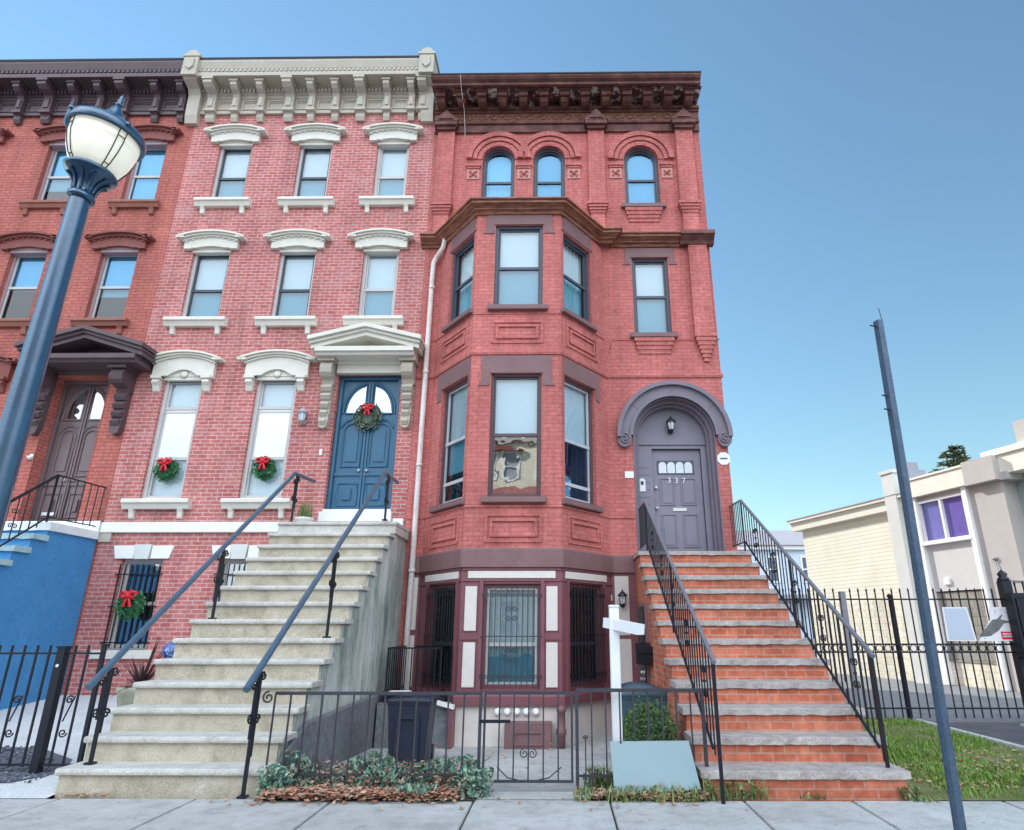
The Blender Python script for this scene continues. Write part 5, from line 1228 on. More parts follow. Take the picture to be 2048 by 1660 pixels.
for z in (0.20, 1.085, 1.215, 1.965):
    k = MB(); k.box(8.02, 10.6, RYF - 0.014, RYF + 0.014, z - 0.013, z + 0.013); k.build('rail', 'iron', gt)
pickets(gt, 'iron', [8.10 + 0.148 * i for i in range(17)], RYF, 0.05, 2.20, 0.020, 0.09)
# signs wired to the fence
FS = Fr(0, RYF - 0.03)
s1 = thing('sign', 'blank blue grey sign panel wired to the tall iron fence', 'sign', (6.96, RYF - 0.03, 1.24), 'signs on the tall iron fence')
k = MB(); k.prism(FS, [(6.70, 1.27), (7.21, 1.265), (7.15, 1.83), (6.72, 1.83)], 0, 0.008); k.build('board', 'sign_face', s1)
k = MB(); k.prism(FS, [(6.735, 1.29), (7.18, 1.285), (7.125, 1.81), (6.745, 1.81)], 0.008, 0.011); k.build('face', 'sign_grey', s1)
s2 = thing('sign', 'white warning sign with grey silhouette and red label, on the tall iron fence', 'sign', (7.55, RYF - 0.05, 1.24), 'signs on the tall iron fence')
FS2 = Fr(0, RYF - 0.05)
k = MB(); k.prism(FS2, [(7.235, 1.265), (7.895, 1.27), (7.86, 1.83), (7.53, 1.83), (7.50, 1.62), (7.36, 1.45)], 0, 0.008); k.build('board', 'sign_face', s2)
k = MB(); k.prism(FS2, [(7.25, 1.335), (7.45, 1.35), (7.62, 1.45), (7.72, 1.56), (7.84, 1.575), (7.84, 1.59), (7.73, 1.615), (7.68, 1.625), (7.73, 1.70), (7.71, 1.705), (7.62, 1.63), (7.54, 1.62), (7.47, 1.56), (7.38, 1.47), (7.30, 1.40)], 0.008, 0.011); k.build('silhouette', 'sign_dark', s2)
k = MB(); k.prism(FS2, [(7.64, 1.295), (7.87, 1.30), (7.87, 1.42), (7.635, 1.425)], 0.008, 0.012); k.build('red_label', 'sign_red', s2)
k = MB()
for zz in (1.345, 1.385):
    x = 7.665
    while x < 7.84:
        ww = random.uniform(0.016, 0.024); k.fbox(FS2, x, x + ww, 0.012, 0.014, zz - 0.012, zz + 0.012); x += ww + 0.007
for x, z in ((7.62, 1.70), (7.66, 1.70), (7.70, 1.72)): k.fbox(FS2, x, x + 0.02, 0.008, 0.0095, z, z + 0.006)
k.build('label_lettering', 'sign_face', s2)
k = MB()
for x, z in ((7.60, 1.765), (7.72, 1.78), (7.79, 1.74), (7.60, 1.735), (7.33, 1.305)): k.fbox(FS2, x, x + 0.03, 0.008, 0.0095, z, z + 0.008)
k.build('small_lettering', 'text_dark', s2)

# ================================================================== STREET FURNITURE
lp = thing('street_lamp', 'tall blue green street lamp with prismatic acorn globe, leading up the left side', 'street lamp', (-2.68, 2.89, 0))
LXY = Vector((-2.68, 2.89, 0))
k = MB(); k.lathe([(0.20, 0.0), (0.20, 0.15), (0.15, 0.25), (0.14, 0.6), (0.10, 0.75), (0.092, 0.8)], LXY, 24); k.build('base', 'lamp_blue', lp)
k = MB(); n = 32; vs = []; ZS = [0.78 + 0.30 * i for i in range(11)] 
for z in ZS:
    rr = 0.071 - 0.020 * (z - 0.78) / 3.0
    for j in range(n): q = rr * (1.0 if j % 2 else 0.955); vs.append((LXY.x + q * math.cos(2 * PI * j / n), LXY.y + q * math.sin(2 * PI * j / n), z))
k.add(vs, [(i * n + j, i * n + (j + 1) % n, (i + 1) * n + (j + 1) % n, (i + 1) * n + j) for i in range(10) for j in range(n)], True); k.build('pole', 'lamp_blue', lp)
T_ = Matrix.Rotation(R(6.0), 3, 'Y') @ Matrix.Diagonal((0.775, 0.775, 0.70))
top = Vector((LXY.x, LXY.y, 3.765))
k = MB(); k.lathe([(0.062, 0), (0.085, 0.0), (0.088, 0.02), (0.085, 0.045), (0.066, 0.055), (0.062, 0.07), (0.068, 0.12), (0.085, 0.17), (0.125, 0.21), (0.165, 0.235), (0.172, 0.255), (0.160, 0.275), (0.12, 0.28)], top, 36, mat=T_); k.build('fitter', 'lamp_blue', lp)
for i in range(10):
    a = 2 * PI * i / 10; k = MB(); k.tube([top + T_ @ Vector((r * math.cos(a), r * math.sin(a), z)) for r, z in ((0.070, 0.07), (0.078, 0.12), (0.098, 0.17), (0.135, 0.205))], 0.008, 5); k.build('fitter_rib', 'lamp_blue', lp)
k = MB(); k.lathe([(0.125, 0.275), (0.165, 0.33), (0.198, 0.42), (0.216, 0.50), (0.218, 0.535), (0.222, 0.54), (0.222, 0.55), (0.226, 0.60), (0.22, 0.63)], top, 48, mat=T_); gb = k.build('globe', 'lamp_globe', lp)
k = MB()
for i in range(4):
    for da in (-0.11, 0.11):
        a = 2 * PI * (i + 0.73) / 4 + da
        k.tube([top + T_ @ Vector((r * math.cos(a), r * math.sin(a), z)) for r, z in ((0.132, 0.275), (0.172, 0.33), (0.205, 0.42), (0.224, 0.50), (0.230, 0.60), (0.228, 0.63))], 0.0032, 5)
for r, z in ((0.160, 0.315), (0.229, 0.555)):
    for i in range(4):
        k.tube([top + T_ @ Vector((r * math.cos(2 * PI * (i + 0.73) / 4 + t), r * math.sin(2 * PI * (i + 0.73) / 4 + t), z)) for t in (-0.11, -0.05, 0.05, 0.11)], 0.003, 4)
k.build('globe_cage', 'lantern_black', gb)
k = MB(); k.lathe([(0.222, 0.615), (0.248, 0.60), (0.256, 0.61), (0.256, 0.665), (0.245, 0.685), (0.215, 0.715), (0.15, 0.75), (0.10, 0.775), (0.082, 0.79), (0.080, 0.80), (0.070, 0.815), (0.055, 0.86), (0.035, 0.91), (0.022, 0.945), (0.0, 0.945)], top, 48, mat=T_); k.build('cap', 'lamp_blue', lp)
k = MB(); k.lathe([(0.0, 0.94), (0.018, 0.945), (0.026, 0.965), (0.014, 0.985), (0.022, 1.0), (0.012, 1.02), (0.016, 1.035), (0.004, 1.06), (0.0, 1.09)], top, 16, mat=T_); k.build('finial', 'lamp_blue', lp)
for i in range(4):
    a = 2 * PI * (i + 0.73) / 4; k = MB(); c_ = top + T_ @ Vector((0.252 * math.cos(a), 0.252 * math.sin(a), 0.67)); k.lathe([(0, -0.015), (0.015, -0.012), (0.015, 0.012), (0, 0.017)], c_, 8); k.build('cap_clip', 'lamp_blue', lp)

pt = thing('sign_post', 'bare blue grey steel channel post with empty sign bolts, at right of the pavement', 'post', (2.68, 4.9, 0))
PYY = 4.9
def post_x(z): return 2.690 + 0.020 * z
PTOP = 4.02
k = MB(); zs = [0.0, 1.0, 2.0, 3.0, PTOP]
prof = [(-0.043, 0.016), (-0.030, 0.016), (-0.018, -0.018), (0.018, -0.018), (0.030, 0.016), (0.043, 0.016), (0.043, 0.010), (0.034, 0.010), (0.022, -0.026), (-0.022, -0.026), (-0.034, 0.010), (-0.043, 0.010)]
vs = []
for z in zs: vs += [(post_x(z) + a, PYY + b, z) for a, b in prof]
m = len(prof)
k.add(vs, [(i * m + j, i * m + (j + 1) % m, (i + 1) * m + (j + 1) % m, (i + 1) * m + j) for i in range(4) for j in range(m)] + [tuple(range(4 * m, 5 * m))]); k.build('channel', 'post_grey', pt)
for z, L in ((PTOP - 0.06, 0.06), (PTOP - 0.70, 0.05), (PTOP - 0.82, 0.05)):
    k = MB(); k.tube([(post_x(z) - 0.035, PYY - 0.01, z), (post_x(z) - 0.043 - L, PYY - 0.04, z - 0.004)], 0.006, 6); k.lathe([(0, -0.006), (0.008, -0.006), (0.008, 0.006), (0, 0.006)], (post_x(z) - 0.045, PYY - 0.015, z), 6); k.build('bolt', 'iron', pt)
k = MB(); k.tube([(post_x(PTOP) + 0.034, PYY + 0.01, PTOP), (post_x(PTOP) + 0.024, PYY + 0.01, PTOP + 0.13)], 0.003, 4); k.build('wire', 'iron', pt)

# estate agent's post with blank panel
ep = thing('yard_sign_post', 'white square vinyl post with short arm, standing behind the low iron fence', 'post', (0.56, 6.92, 0))
k = MB(); k.box(0.51, 0.61, 6.87, 6.97, 0.0, 1.70); k.box(0.503, 0.617, 6.863, 6.977, 1.695, 1.72); k.build('post', 'sign_white', ep, bevel=0.008)
k = MB(); k.bar((0.49, 7.02, 1.545), (0.80, 6.60, 1.475), 0.10); k.build('arm', 'sign_white', ep)
bp_ = MB(); bp_.add([(0.495, 6.57, 0.03), (1.28, 6.52, 0.09), (1.235, 6.74, 0.455), (0.475, 6.79, 0.44), (0.495, 6.582, 0.03), (1.28, 6.532, 0.09), (1.235, 6.752, 0.455), (0.475, 6.802, 0.44)], MB.BF)
o = bp_.build('yard_sign', 'sign_blank', loc=(0.88, 6.6, 0.03)); tag(o, 'blank pale blue grey panel leaning against the white post', 'sign')

# ================================================================== SMALL THINGS ON THE HOUSES
ds = thing('downspout', 'peeling white downspout running down the red house beside the pink brick house', 'drainpipe', (-2.66, 11.40, 0.3))
k = MB()
k.tube([(-2.43, 11.30, 9.52), (-2.43, 11.30, 9.20), (-2.46, 11.34, 9.10), (-2.60, 11.42, 8.92), (-2.66, 11.44, 8.80), (-2.67, 11.44, 8.4), (-2.665, 11.44, 2.6), (-2.67, 11.43, 0.35)], 0.052, 10); k.build('pipe', 'pipe_white', ds)
for z in (8.2, 6.3, 4.4, 2.45): k = MB(); k.lathe([(0.054, -0.03), (0.062, -0.03), (0.062, 0.03), (0.054, 0.03)], (-2.666, 11.44, z), 12); k.build('joint_collar', 'pipe_white', ds)

def wreath(name, label, c, R0, r0, mat, nx=(0, -1, 0), n=420, bow=(0.02, 0.16), group='christmas wreaths with red bows'):
    t = thing(name, label, 'wreath', c, group)
    cc = Vector(c); k = MB()
    for i in range(n):
        a = random.random() * 2 * PI; b = random.random() * 2 * PI; rr = r0 * math.sqrt(random.random())
        p = cc + Vector(((R0 + rr * math.cos(b)) * math.cos(a), -0.02 - abs(rr * math.sin(b)), (R0 + rr * math.cos(b)) * math.sin(a)))
        tdir = Vector((-math.sin(a) + random.uniform(-0.7, 0.7), random.uniform(-0.9, 0.1), math.cos(a) + random.uniform(-0.7, 0.7))).normalized()
        L = random.uniform(0.05, 0.085); wv = tdir.cross(Vector((random.uniform(-1, 1), random.uniform(-1, 1), random.uniform(-1, 1)))).normalized() * 0.011
        k.add([p - wv, p + tdir * L * 0.5 - wv * 1.2, p + tdir * L, p + tdir * L * 0.5 + wv * 1.2, p + wv], [(0, 1, 2, 3, 4)])
    k.lathe([(R0 - 0.03, -0.01), (R0 + 0.03, -0.01), (R0 + 0.03, 0.02), (R0 - 0.03, 0.02)], cc, 24, mat=Matrix.Rotation(R(90), 3, 'X'))
    k.build('branches', mat, t)
    k = MB(); b0 = cc + Vector((bow[0] * -1, -0.09, R0 - 0.03)); s = bow[1]
    for sg in (-1, 1):
        k.tube([b0, b0 + Vector((sg * s * 0.35, -0.03, s * 0.42)), b0 + Vector((sg * s * 0.75, -0.02, s * 0.30)), b0 + Vector((sg * s * 0.55, -0.02, -0.02)), b0], s * 0.17, 8)
        k.tube([b0, b0 + Vector((sg * s * 0.2, -0.02, -s * 0.5)), b0 + Vector((sg * s * 0.32, -0.01, -s * 0.95))], s * 0.12, 5, r2=s * 0.16)
    k.tube([b0, b0 + Vector((0.03, -0.03, s * 0.5)), b0 + Vector((0, -0.02, 0.0))], s * 0.15, 7)
    k.lathe([(0, -s * 0.18), (s * 0.17, -s * 0.08), (s * 0.17, s * 0.08), (0, s * 0.18)], b0 + Vector((0, -0.03, 0)), 10); k.build('bow', 'ribbon', t)
    return t
wreath('wreath', 'green wreath with red bow in the tall window farthest from the blue door', (-7.53, 11.58, 4.34), 0.165, 0.075, 'wreath')
wreath('wreath', 'green wreath with red bow in the tall window nearest the blue door', (-5.65, 11.58, 4.36), 0.165, 0.075, 'wreath')
wreath('wreath', 'frosted wreath with small red bow on the blue double door', (-3.79, 11.64, 5.42), 0.20, 0.085, 'wreath_frost', n=520, bow=(0.0, 0.15))
wreath('wreath', 'green wreath with big red bow hung on the barred basement window', (-7.60, 11.46, 1.86), 0.185, 0.085, 'wreath', n=480, bow=(0.03, 0.19))

def lantern(name, label, c, s, glass_m='frost', top=True, group=None, arm=True, metal='lantern_black'):
    """wall lantern: back plate, arm, caged glass body, roof and finial"""
    t = thing(name, label, 'lantern', c, group); cc = Vector(c)
    y = cc.y - 0.10 * s / 0.3
    k = MB(); k.lathe([(0, 0), (0.045 * s / 0.3, 0), (0.05 * s / 0.3, 0.015), (0, 0.02)], cc + Vector((0, -0.0, -0.35 * s)), 12, mat=Matrix.Rotation(R(90), 3, 'X'))
    k.tube([cc + Vector((0, -0.01, -0.35 * s)), Vector((cc.x, y + 0.02, cc.z - 0.55 * s)), Vector((cc.x, y, cc.z - 0.38 * s))], 0.009, 6); k.build('arm', metal, t)
    k = MB(); k.lathe([(0.05 * s, -0.40 * s), (0.10 * s, -0.36 * s), (0.15 * s, -0.30 * s), (0.22 * s, 0.12 * s), (0.0, 0.12 * s)], (cc.x, y, cc.z), 8, False); k.build('glass', glass_m, t)
    k = MB(); k.lathe([(0.0, -0.5 * s), (0.04 * s, -0.48 * s), (0.03 * s, -0.43 * s), (0.12 * s, -0.40 * s), (0.14 * s, -0.33 * s), (0.0, -0.33 * s)], (cc.x, y, cc.z), 12)
    k.lathe([(0.29 * s, 0.10 * s), (0.30 * s, 0.14 * s), (0.24 * s, 0.22 * s), (0.13 * s, 0.32 * s), (0.10 * s, 0.36 * s), (0.03 * s, 0.40 * s), (0.045 * s, 0.45 * s), (0.0, 0.52 * s)], (cc.x, y, cc.z), 12)
    for i in range(6):
        a = 2 * PI * i / 6 + 0.3; k.tube([(cc.x + r * math.cos(a), y + r * math.sin(a), cc.z + z) for r, z in ((0.15 * s, -0.31 * s), (0.225 * s, 0.11 * s))], 0.006, 4)
    k.build('cage', metal, t)
    return t
lantern('wall_lantern', 'grey wall lantern on pink brick beside the blue double door', (-5.00, 11.51, 5.40), 0.34, metal='chimney_grey', group='wall lanterns')
lantern('wall_lantern', 'small dark lantern hung in the arch above the aubergine door', (2.19, 11.87, 5.30), 0.34, group='wall lanterns')
lantern('wall_lantern', 'small dark lantern on cream panel beside the basement', (1.085, 11.48, 1.98), 0.30, group='wall lanterns')

def plate(name, label, cat, fr, poly, d, m, loc):
    k = MB(); k.prism(fr, poly, 0.0, d); return tag(k.build(name, m, loc=loc), label, cat)
t = thing('intercom', 'white intercom with black screen on the door surround', 'intercom', (1.60, 11.88, 4.05))
k = MB(); k.prism(FAC, [(1.52, 3.97), (1.645, 3.97), (1.645, 4.17)] + arc_pts(1.5825, 4.17, 0.0625, 0, 180, 8) + [(1.52, 4.17)], -0.36, -0.33); k.build('case', 'sign_white', t, bevel=0.004)
k = MB(); k.fbox(FAC, 1.555, 1.61, -0.33, -0.326, 4.10, 4.17); k.build('screen', 'lantern_black', t)
plate('wall_plate', 'small white plate on red brick left of the arched doorway', 'plate', FAC, [(1.22, 4.16), (1.385, 4.16), (1.385, 4.285), (1.22, 4.285)], 0.012, 'sign_white', (1.30, 11.52, 4.2))
t = thing('alarm_sign', 'white notched plaque with one dark line on the right corner of the red house', 'sign', (3.12, 11.51, 4.5))
k = MB(); c_ = (3.105, 4.53); k.prism(FAC, [(c_[0] + 0.13 * math.cos(R(22.5 + 45 * i)), c_[1] + 0.13 * math.sin(R(22.5 + 45 * i))) for i in range(8)], 0, 0.015); k.build('plaque', 'sign_white', t)
k = MB(); k.fbox(FAC, 3.035, 3.175, 0.015, 0.019, 4.515, 4.545); k.build('line', 'text_dark', t)
plate('doorbell', 'white doorbell on brick jamb left of the blue double door', 'doorbell', FAC, [(-4.62, 4.62), (-4.57, 4.62), (-4.57, 4.74), (-4.62, 4.74)], 0.02, 'sign_white', (-4.6, 11.52, 4.65))
k = MB(); k.box(-10.21, -10.15, 11.50, 11.53, 4.55, 4.66); k.lathe([(0, -0.05), (0.045, -0.03), (0.045, 0.0), (0, 0.02)], (-10.18, 11.47, 4.60), 10); o = k.build('camera_dome', 'sign_white', loc=(-10.18, 11.5, 4.55)); tag(o, 'small white dome camera beside the brown double door', 'camera')

k = MB(); k.tube([(-2.20, 10.74, 13.20), (-2.19, 10.95, 12.95), (-2.17, 11.30, 12.72), (-2.16, 11.36, 12.50), (-2.15, 11.50, 12.10)], 0.007, 5); o = k.build('cable', 'pipe_white', loc=(-2.17, 11.4, 12.1)); tag(o, 'thin pale cable hanging over the brown cornice of the red house', 'cable')
# basement front: meter box, vent pipe, row of meter caps, guard rail, bulkhead
mb_ = thing('meter_box', 'brown metal box against the cream foundation of the bay', 'box', (-0.48, 10.3, -0.2))
k = MB(); k.box(-0.83, -0.14, 10.08, 10.37, -0.2, 0.16); k.build('case', 'purple_stone', mb_, bevel=0.012)
k = MB(); k.ring(Fr(0, 10.08), outline(-0.70, -0.26, -0.13, 0.06), outline(-0.70, -0.26, -0.13, 0.06, t=0.03), 0, 0.02); k.build('door_rim', 'purple_stone', mb_)
k = MB(); k.lathe([(0.062, -0.2), (0.062, -0.02), (0.078, 0.0), (0.078, 0.06), (0.062, 0.08), (0.060, 0.30), (0.072, 0.31), (0.072, 0.34), (0.05, 0.375), (0.0, 0.39)], (0.0, 10.20, 0), 16); o = k.build('vent_pipe', 'purple_stone', loc=(0.0, 10.2, -0.2)); tag(o, 'stout brown vent pipe with domed cap beside the brown metal box', 'pipe')
for i in range(5):
    x = -0.96 + i * 0.145
    k = MB(); k.lathe([(0, -0.01), (0.055, -0.01), (0.058, 0.02), (0.05, 0.05), (0.03, 0.06), (0, 0.062)], (x, 10.372, 0.285), 16, mat=Matrix.Rotation(R(90), 3, 'X')); k.build('meter_cap', 'sign_white', h3)
bk = thing('bulkhead', 'brown and grey masonry bulkhead left of the bay, behind the black bin', 'bulkhead', (-2.1, 10.6, -0.2))
k = MB(); k.box(-2.74, -1.66, 10.15, 11.50, -0.25, 0.42); k.build('base', 'base_stone', bk)
k = MB(); k.box(-1.66, -1.605, 10.05, 10.42, -0.25, 0.40); k.build('jamb', 'maroon', bk)
k = MB(); k.add([(-2.02, 10.08, 0.50), (-1.58, 10.02, 0.40), (-1.58, 10.16, 0.40), (-2.02, 10.22, 0.50), (-2.02, 10.08, 0.45), (-1.58, 10.02, 0.35), (-1.58, 10.16, 0.35), (-2.02, 10.22, 0.45)], MB.BF); k.build('coping', 'white', bk)
gd = thing('guard_rail', 'short black iron guard cage on the bulkhead left of the bay', 'railing', (-2.2, 10.3, 0.5))
GY = 10.25
k = MB()
for z in (0.56, 1.19): k.bar((-2.66, GY, z), (-1.84, GY, z), 0.022); k.bar((-2.66, GY, z), (-2.66, 11.45, z), 0.02); k.bar((-1.84, GY, z), (-1.84, 10.65, z), 0.02)
for x in (-2.66, -1.84): k.bar((x, GY, 0.50), (x, GY, 1.2), 0.022)
k.build('frame', 'iron', gd)
k = MB(); k.box(-2.70, -1.75, GY - 0.02, 11.0, 0.44, 0.50); k.build('ledge', 'iron', gd)
k = MB(); k.bar((-2.66, GY, 0.50), (-2.66, GY, 1.2), 0.016); o_ = k.build('baluster', 'iron', gd)
for i in range(1, 10): clone(o_, (0.0911 * i, 0, 0))
for i in range(1, 9): clone(o_, (0, 0.13 * i, 0))
k = MB(); k.quad((-2.30, 10.3, 1.20), (-1.75, 10.27, 1.205), (-1.78, 10.62, 1.21), (-2.32, 10.7, 1.205)); k.quad((-2.30, 10.3, 1.212), (-1.75, 10.27, 1.217), (-1.78, 10.62, 1.222), (-2.32, 10.7, 1.217)); k.build('cover', 'iron', gd)
# mailbox on the flank of the brick stoop
t = thing('mailbox', 'black mailbox fixed to the left flank of the brick stoop', 'mailbox', (1.28, 9.9, 1.1))
k = MB(); k.prism(XF(1.12), [(9.70, 0.98), (9.98, 0.98), (9.98, 1.28), (9.70, 1.22)], 0, 0.215); k.build('case', 'iron', t, bevel=0.01)
k = MB(); k.box(1.105, 1.34, 9.675, 9.72, 1.14, 1.225); k.build('lid', 'iron', t)

# bins
def bin_(label, c, w, d, h, m, dome, group='wheeled bins'):
    t = thing('trash_bin', label, 'bin', c, group); x, y, z = c
    k = MB(); a = 0.84
    vs = []
    for f, zz in ((a, 0.04), (1.0, h * 0.86), (1.06, h * 0.87), (1.06, h * 0.93)):
        vs += [(x + sx * w / 2 * f, y + sy * d / 2 * f, z + zz) for sx, sy in ((-1, -1), (1, -1), (1, 1), (-1, 1))]
    k.add(vs, [(i * 4 + j, i * 4 + (j + 1) % 4, (i + 1) * 4 + (j + 1) % 4, (i + 1) * 4 + j) for i in range(3) for j in range(4)] + [(3, 2, 1, 0), (12, 13, 14, 15)])
    k.build('body', m, t, bevel=0.012)
    k = MB()
    fy = y - d / 2 * 0.9
    k.box(x - w * 0.28, x - w * 0.2, fy - 0.035, fy, z + 0.06, z + h * 0.7); k.box(x + w * 0.2, x + w * 0.28, fy - 0.035, fy, z + 0.06, z + h * 0.7); k.box(x - w * 0.28, x + w * 0.28, fy - 0.04, fy, z + h * 0.66, z + h * 0.72)
    k.build('rib_panel', m, t)
    k = MB(); n = 10; vs = []
    for i in range(n + 1):
        u = -1 + 2 * i / n; hh = dome * (1 - u * u)
        for sy in (-1, 1): vs.append((x + u * w * 0.56, y + sy * d * 0.55, z + h * 0.93 + hh))
    for i in range(n + 1):
        u = -1 + 2 * i / n
        for sy in (-1, 1): vs.append((x + u * w * 0.56, y + sy * d * 0.55, z + h * 0.92 - 0.01))
    q = 2 * (n + 1); fs = []
    for i in range(n): fs += [(2 * i, 2 * i + 2, 2 * i + 3, 2 * i + 1), (2 * i, q + 2 * i, q + 2 * i + 2, 2 * i + 2), (2 * i + 1, 2 * i + 3, q + 2 * i + 3, q + 2 * i + 1)]
    fs += [(0, 1, q + 1, q), (2 * n, q + 2 * n, q + 2 * n + 1, 2 * n + 1)]
    k.add(vs, fs, True); k.build('lid', m, t)
    for sx in (-1, 1):
        k = MB(); k.lathe([(0, -0.03), (0.09, -0.03), (0.09, 0.03), (0, 0.03)], (x + sx * w * 0.42, y + d * 0.45, z + 0.09), 14, mat=Matrix.Rotation(R(90), 3, 'Y')); k.build('wheel', 'bin_black', t)
    k = MB(); k.tube([(x - w * 0.4, y + d * 0.6, z + h * 0.94), (x + w * 0.4, y + d * 0.6, z + h * 0.94)], 0.016, 8); k.build('handle', m, t)
    return t
bin_('black wheeled bin standing in front of the bulkhead, behind the ivy', (-1.90, 8.75, -0.11), 0.52, 0.50, 0.80, 'bin_black', 0.03)
bin_('blue grey wheeled bin with domed lid, behind the round bush', (1.03, 8.9, -0.12), 0.62, 0.60, 0.88, 'bin_blue', 0.10)
k = MB(); k.box(-2.16, -1.90, 8.46, 8.60, 0.705, 0.735); o = k.build('paper', 'sign_white', loc=(-2.03, 8.53, 0.705)); tag(o, 'folded white paper lying on the black bin', 'paper')

# ================================================================== PLANTS
def leaf_quad(k, p, s, up=0.3):
    a = Vector((random.uniform(-1, 1), random.uniform(-1, 1), random.uniform(-up, 1))).normalized()
    b = a.cross(Vector((random.uniform(-1, 1), random.uniform(-1, 1), random.uniform(-1, 1)))).normalized(); c = a.cross(b)
    p = Vector(p); L = b * s; W = c * s * 0.55
    k.add([p - L, p + W + a * s * 0.25, p + L * 1.1, p - W + a * s * 0.25], [(0, 1, 2), (0, 2, 3)])
def ground_z(y): return 0.0 if y < 6.55 else -0.19 * (y - 6.55) / 3.75
k = MB()
for i in range(3900):
    x = random.uniform(-2.82, -0.72); y = random.uniform(6.60 if -2.55 < x < -1.05 else 6.50, 7.55)
    u = (x + 2.8) / 2.0
    hgt = 0.08 + 0.10 * math.sin(x * 3.1 + 0.6) ** 2 + (0.10 if y > 6.8 else 0.0) + 0.08 * math.sin(x * 7.3 + y * 4)
    if x < -1.9 and y < 6.75: hgt *= 0.75
    edge = min(1, (y - 6.42) / 0.25) * min(1, (7.62 - y) / 0.3) * min(1, (-0.66 - x) / 0.2)
    if x > -1.6 and x < -1.2 and y < 6.6: edge *= 0.5
    hgt = max(0.03, hgt * edge)
    z = ground_z(y) + hgt * (random.random() ** 0.6)
    if math.sin(x * 11 + y * 5) + math.sin(y * 17 - x * 6) < -0.9 and random.random() < 0.75: continue
    leaf_quad(k, (x, y, z), random.choice((0.014, 0.020, 0.026, 0.032, 0.038)))
for (cx, cy, r, hh, n) in ((-1.35, 6.52, 0.20, 0.12, 260), (-0.80, 6.62, 0.16, 0.24, 260), (-2.70, 6.62, 0.16, 0.26, 240)):
    for i in range(n):
        a = random.random() * 6.28; rr = r * math.sqrt(random.random())
        leaf_quad(k, (cx + rr * math.cos(a), cy + rr * math.sin(a) * 0.6, hh * random.random()), random.uniform(0.018, 0.034))
o = k.build('ivy', 'ivy', loc=(-1.8, 7, 0)); tag(o, 'blue green ivy bed growing through the low iron fence', 'ivy', kind='stuff')
k = MB()
for i in range(90):      # woody runners showing through the leaves
    x, y = random.uniform(-2.7, -0.9), random.uniform(6.6, 7.3); a = random.random() * 6.28; L = random.uniform(0.1, 0.3)
    k.tube([(x, y, 0.02), (x + L * 0.5 * math.cos(a), y + L * 0.5 * math.sin(a), random.uniform(0.08, 0.24)), (x + L * math.cos(a), y + L * math.sin(a), random.uniform(0.05, 0.32))], 0.003, 4)
o = k.build('ivy_stems', 'bark', loc=(-1.8, 7, 0)); tag(o, 'thin brown woody stems among the ivy behind the iron fence', 'stems', kind='stuff')
k = MB(); k.add([(-2.80, 6.44, 0.008), (-0.78, 6.46, 0.008), (-0.76, 7.6, -0.02), (-2.80, 7.6, -0.02)], [(0, 1, 2, 3)]); structure(k, 'planting_bed', 'soil')
k = MB(); k.add([(0.20, 6.50, 0.008), (1.335, 6.50, 0.008), (1.335, 7.9, -0.04), (0.55, 7.9, -0.04)], [(0, 1, 2, 3)]); structure(k, 'planting_bed_soil', 'soil')
k = MB()
def litter(x, y, z):
    a = random.random() * 6.28; s = random.uniform(0.018, 0.042); ca, sa = math.cos(a), math.sin(a)
    q = [(-s, 0), (0, s * 0.5), (s, 0), (0, -s * 0.5)]
    k.add([(x + u * ca - v * sa, y + u * sa + v * ca, z + random.uniform(0, 0.022)) for u, v in q], [(0, 1, 2), (0, 2, 3)])
for i in range(2300): litter(random.uniform(-2.75, -0.95), random.triangular(6.34, 6.74, 6.54), 0.012 + random.random() * 0.06)
for i in range(520): litter(random.uniform(-2.75, -0.85), random.uniform(6.6, 7.4), 0.03 + random.random() * 0.12)
for i in range(420): litter(random.uniform(0.28, 1.34), random.triangular(6.42, 6.75, 6.54), 0.012 + random.random() * 0.04)
for i in range(90): litter(random.uniform(-3.2, 1.7), random.triangular(6.1, 6.6, 6.5), 0.006)
for i in range(60): litter(random.uniform(-2.6, 1.2), random.uniform(7.2, 10), ground_z(8.5) + 0.01)
for i in range(30): litter(random.uniform(-4.7, -4.0), random.uniform(6.55, 6.63), 0.006)
o = k.build('leaf_litter', 'litter', loc=(-1.2, 6.5, 0)); tag(o, 'dry red brown fallen leaves along the pavement edge', 'leaves', kind='stuff')
k = MB()
def blade(k, x, y, z, h, lean, w):
    a = random.random() * 6.28; dx, dy = math.cos(a) * lean, math.sin(a) * lean; px, py = -math.sin(a) * w, math.cos(a) * w
    k.add([(x - px, y - py, z), (x + px, y + py, z), (x + dx * 0.45 + px * 0.8, y + dy * 0.45 + py * 0.8, z + h * 0.62), (x + dx * 0.45 - px * 0.8, y + dy * 0.45 - py * 0.8, z + h * 0.62), (x + dx, y + dy, z + h)], [(0, 1, 2, 3), (3, 2, 4)])
for (cx, cy, r, n, hh) in ((0.22, 6.50, 0.13, 60, 0.14), (0.60, 6.50, 0.22, 130, 0.14), (1.05, 6.50, 0.25, 170, 0.16), (1.42, 6.52, 0.14, 90, 0.20), (1.62, 6.55, 0.10, 60, 0.18), (1.82, 6.56, 0.10, 45, 0.20), (3.22, 6.58, 0.10, 90, 0.13), (3.30, 6.50, 0.14, 50, 0.05), (2.30, 6.57, 0.12, 30, 0.05), (0.36, 7.0, 0.14, 130, 0.22)):
    for i in range(n):
        a = random.random() * 6.28; rr = r * math.sqrt(random.random()); x, y = cx + rr * math.cos(a), cy + rr * math.sin(a) * 0.4
        if random.random() < 0.55: leaf_quad(k, (x, y, 0.01 + hh * 0.7 * random.random()), random.uniform(0.014, 0.032))
        else: blade(k, x, y, 0, hh * random.uniform(0.5, 1.1), hh * 0.5, 0.006)
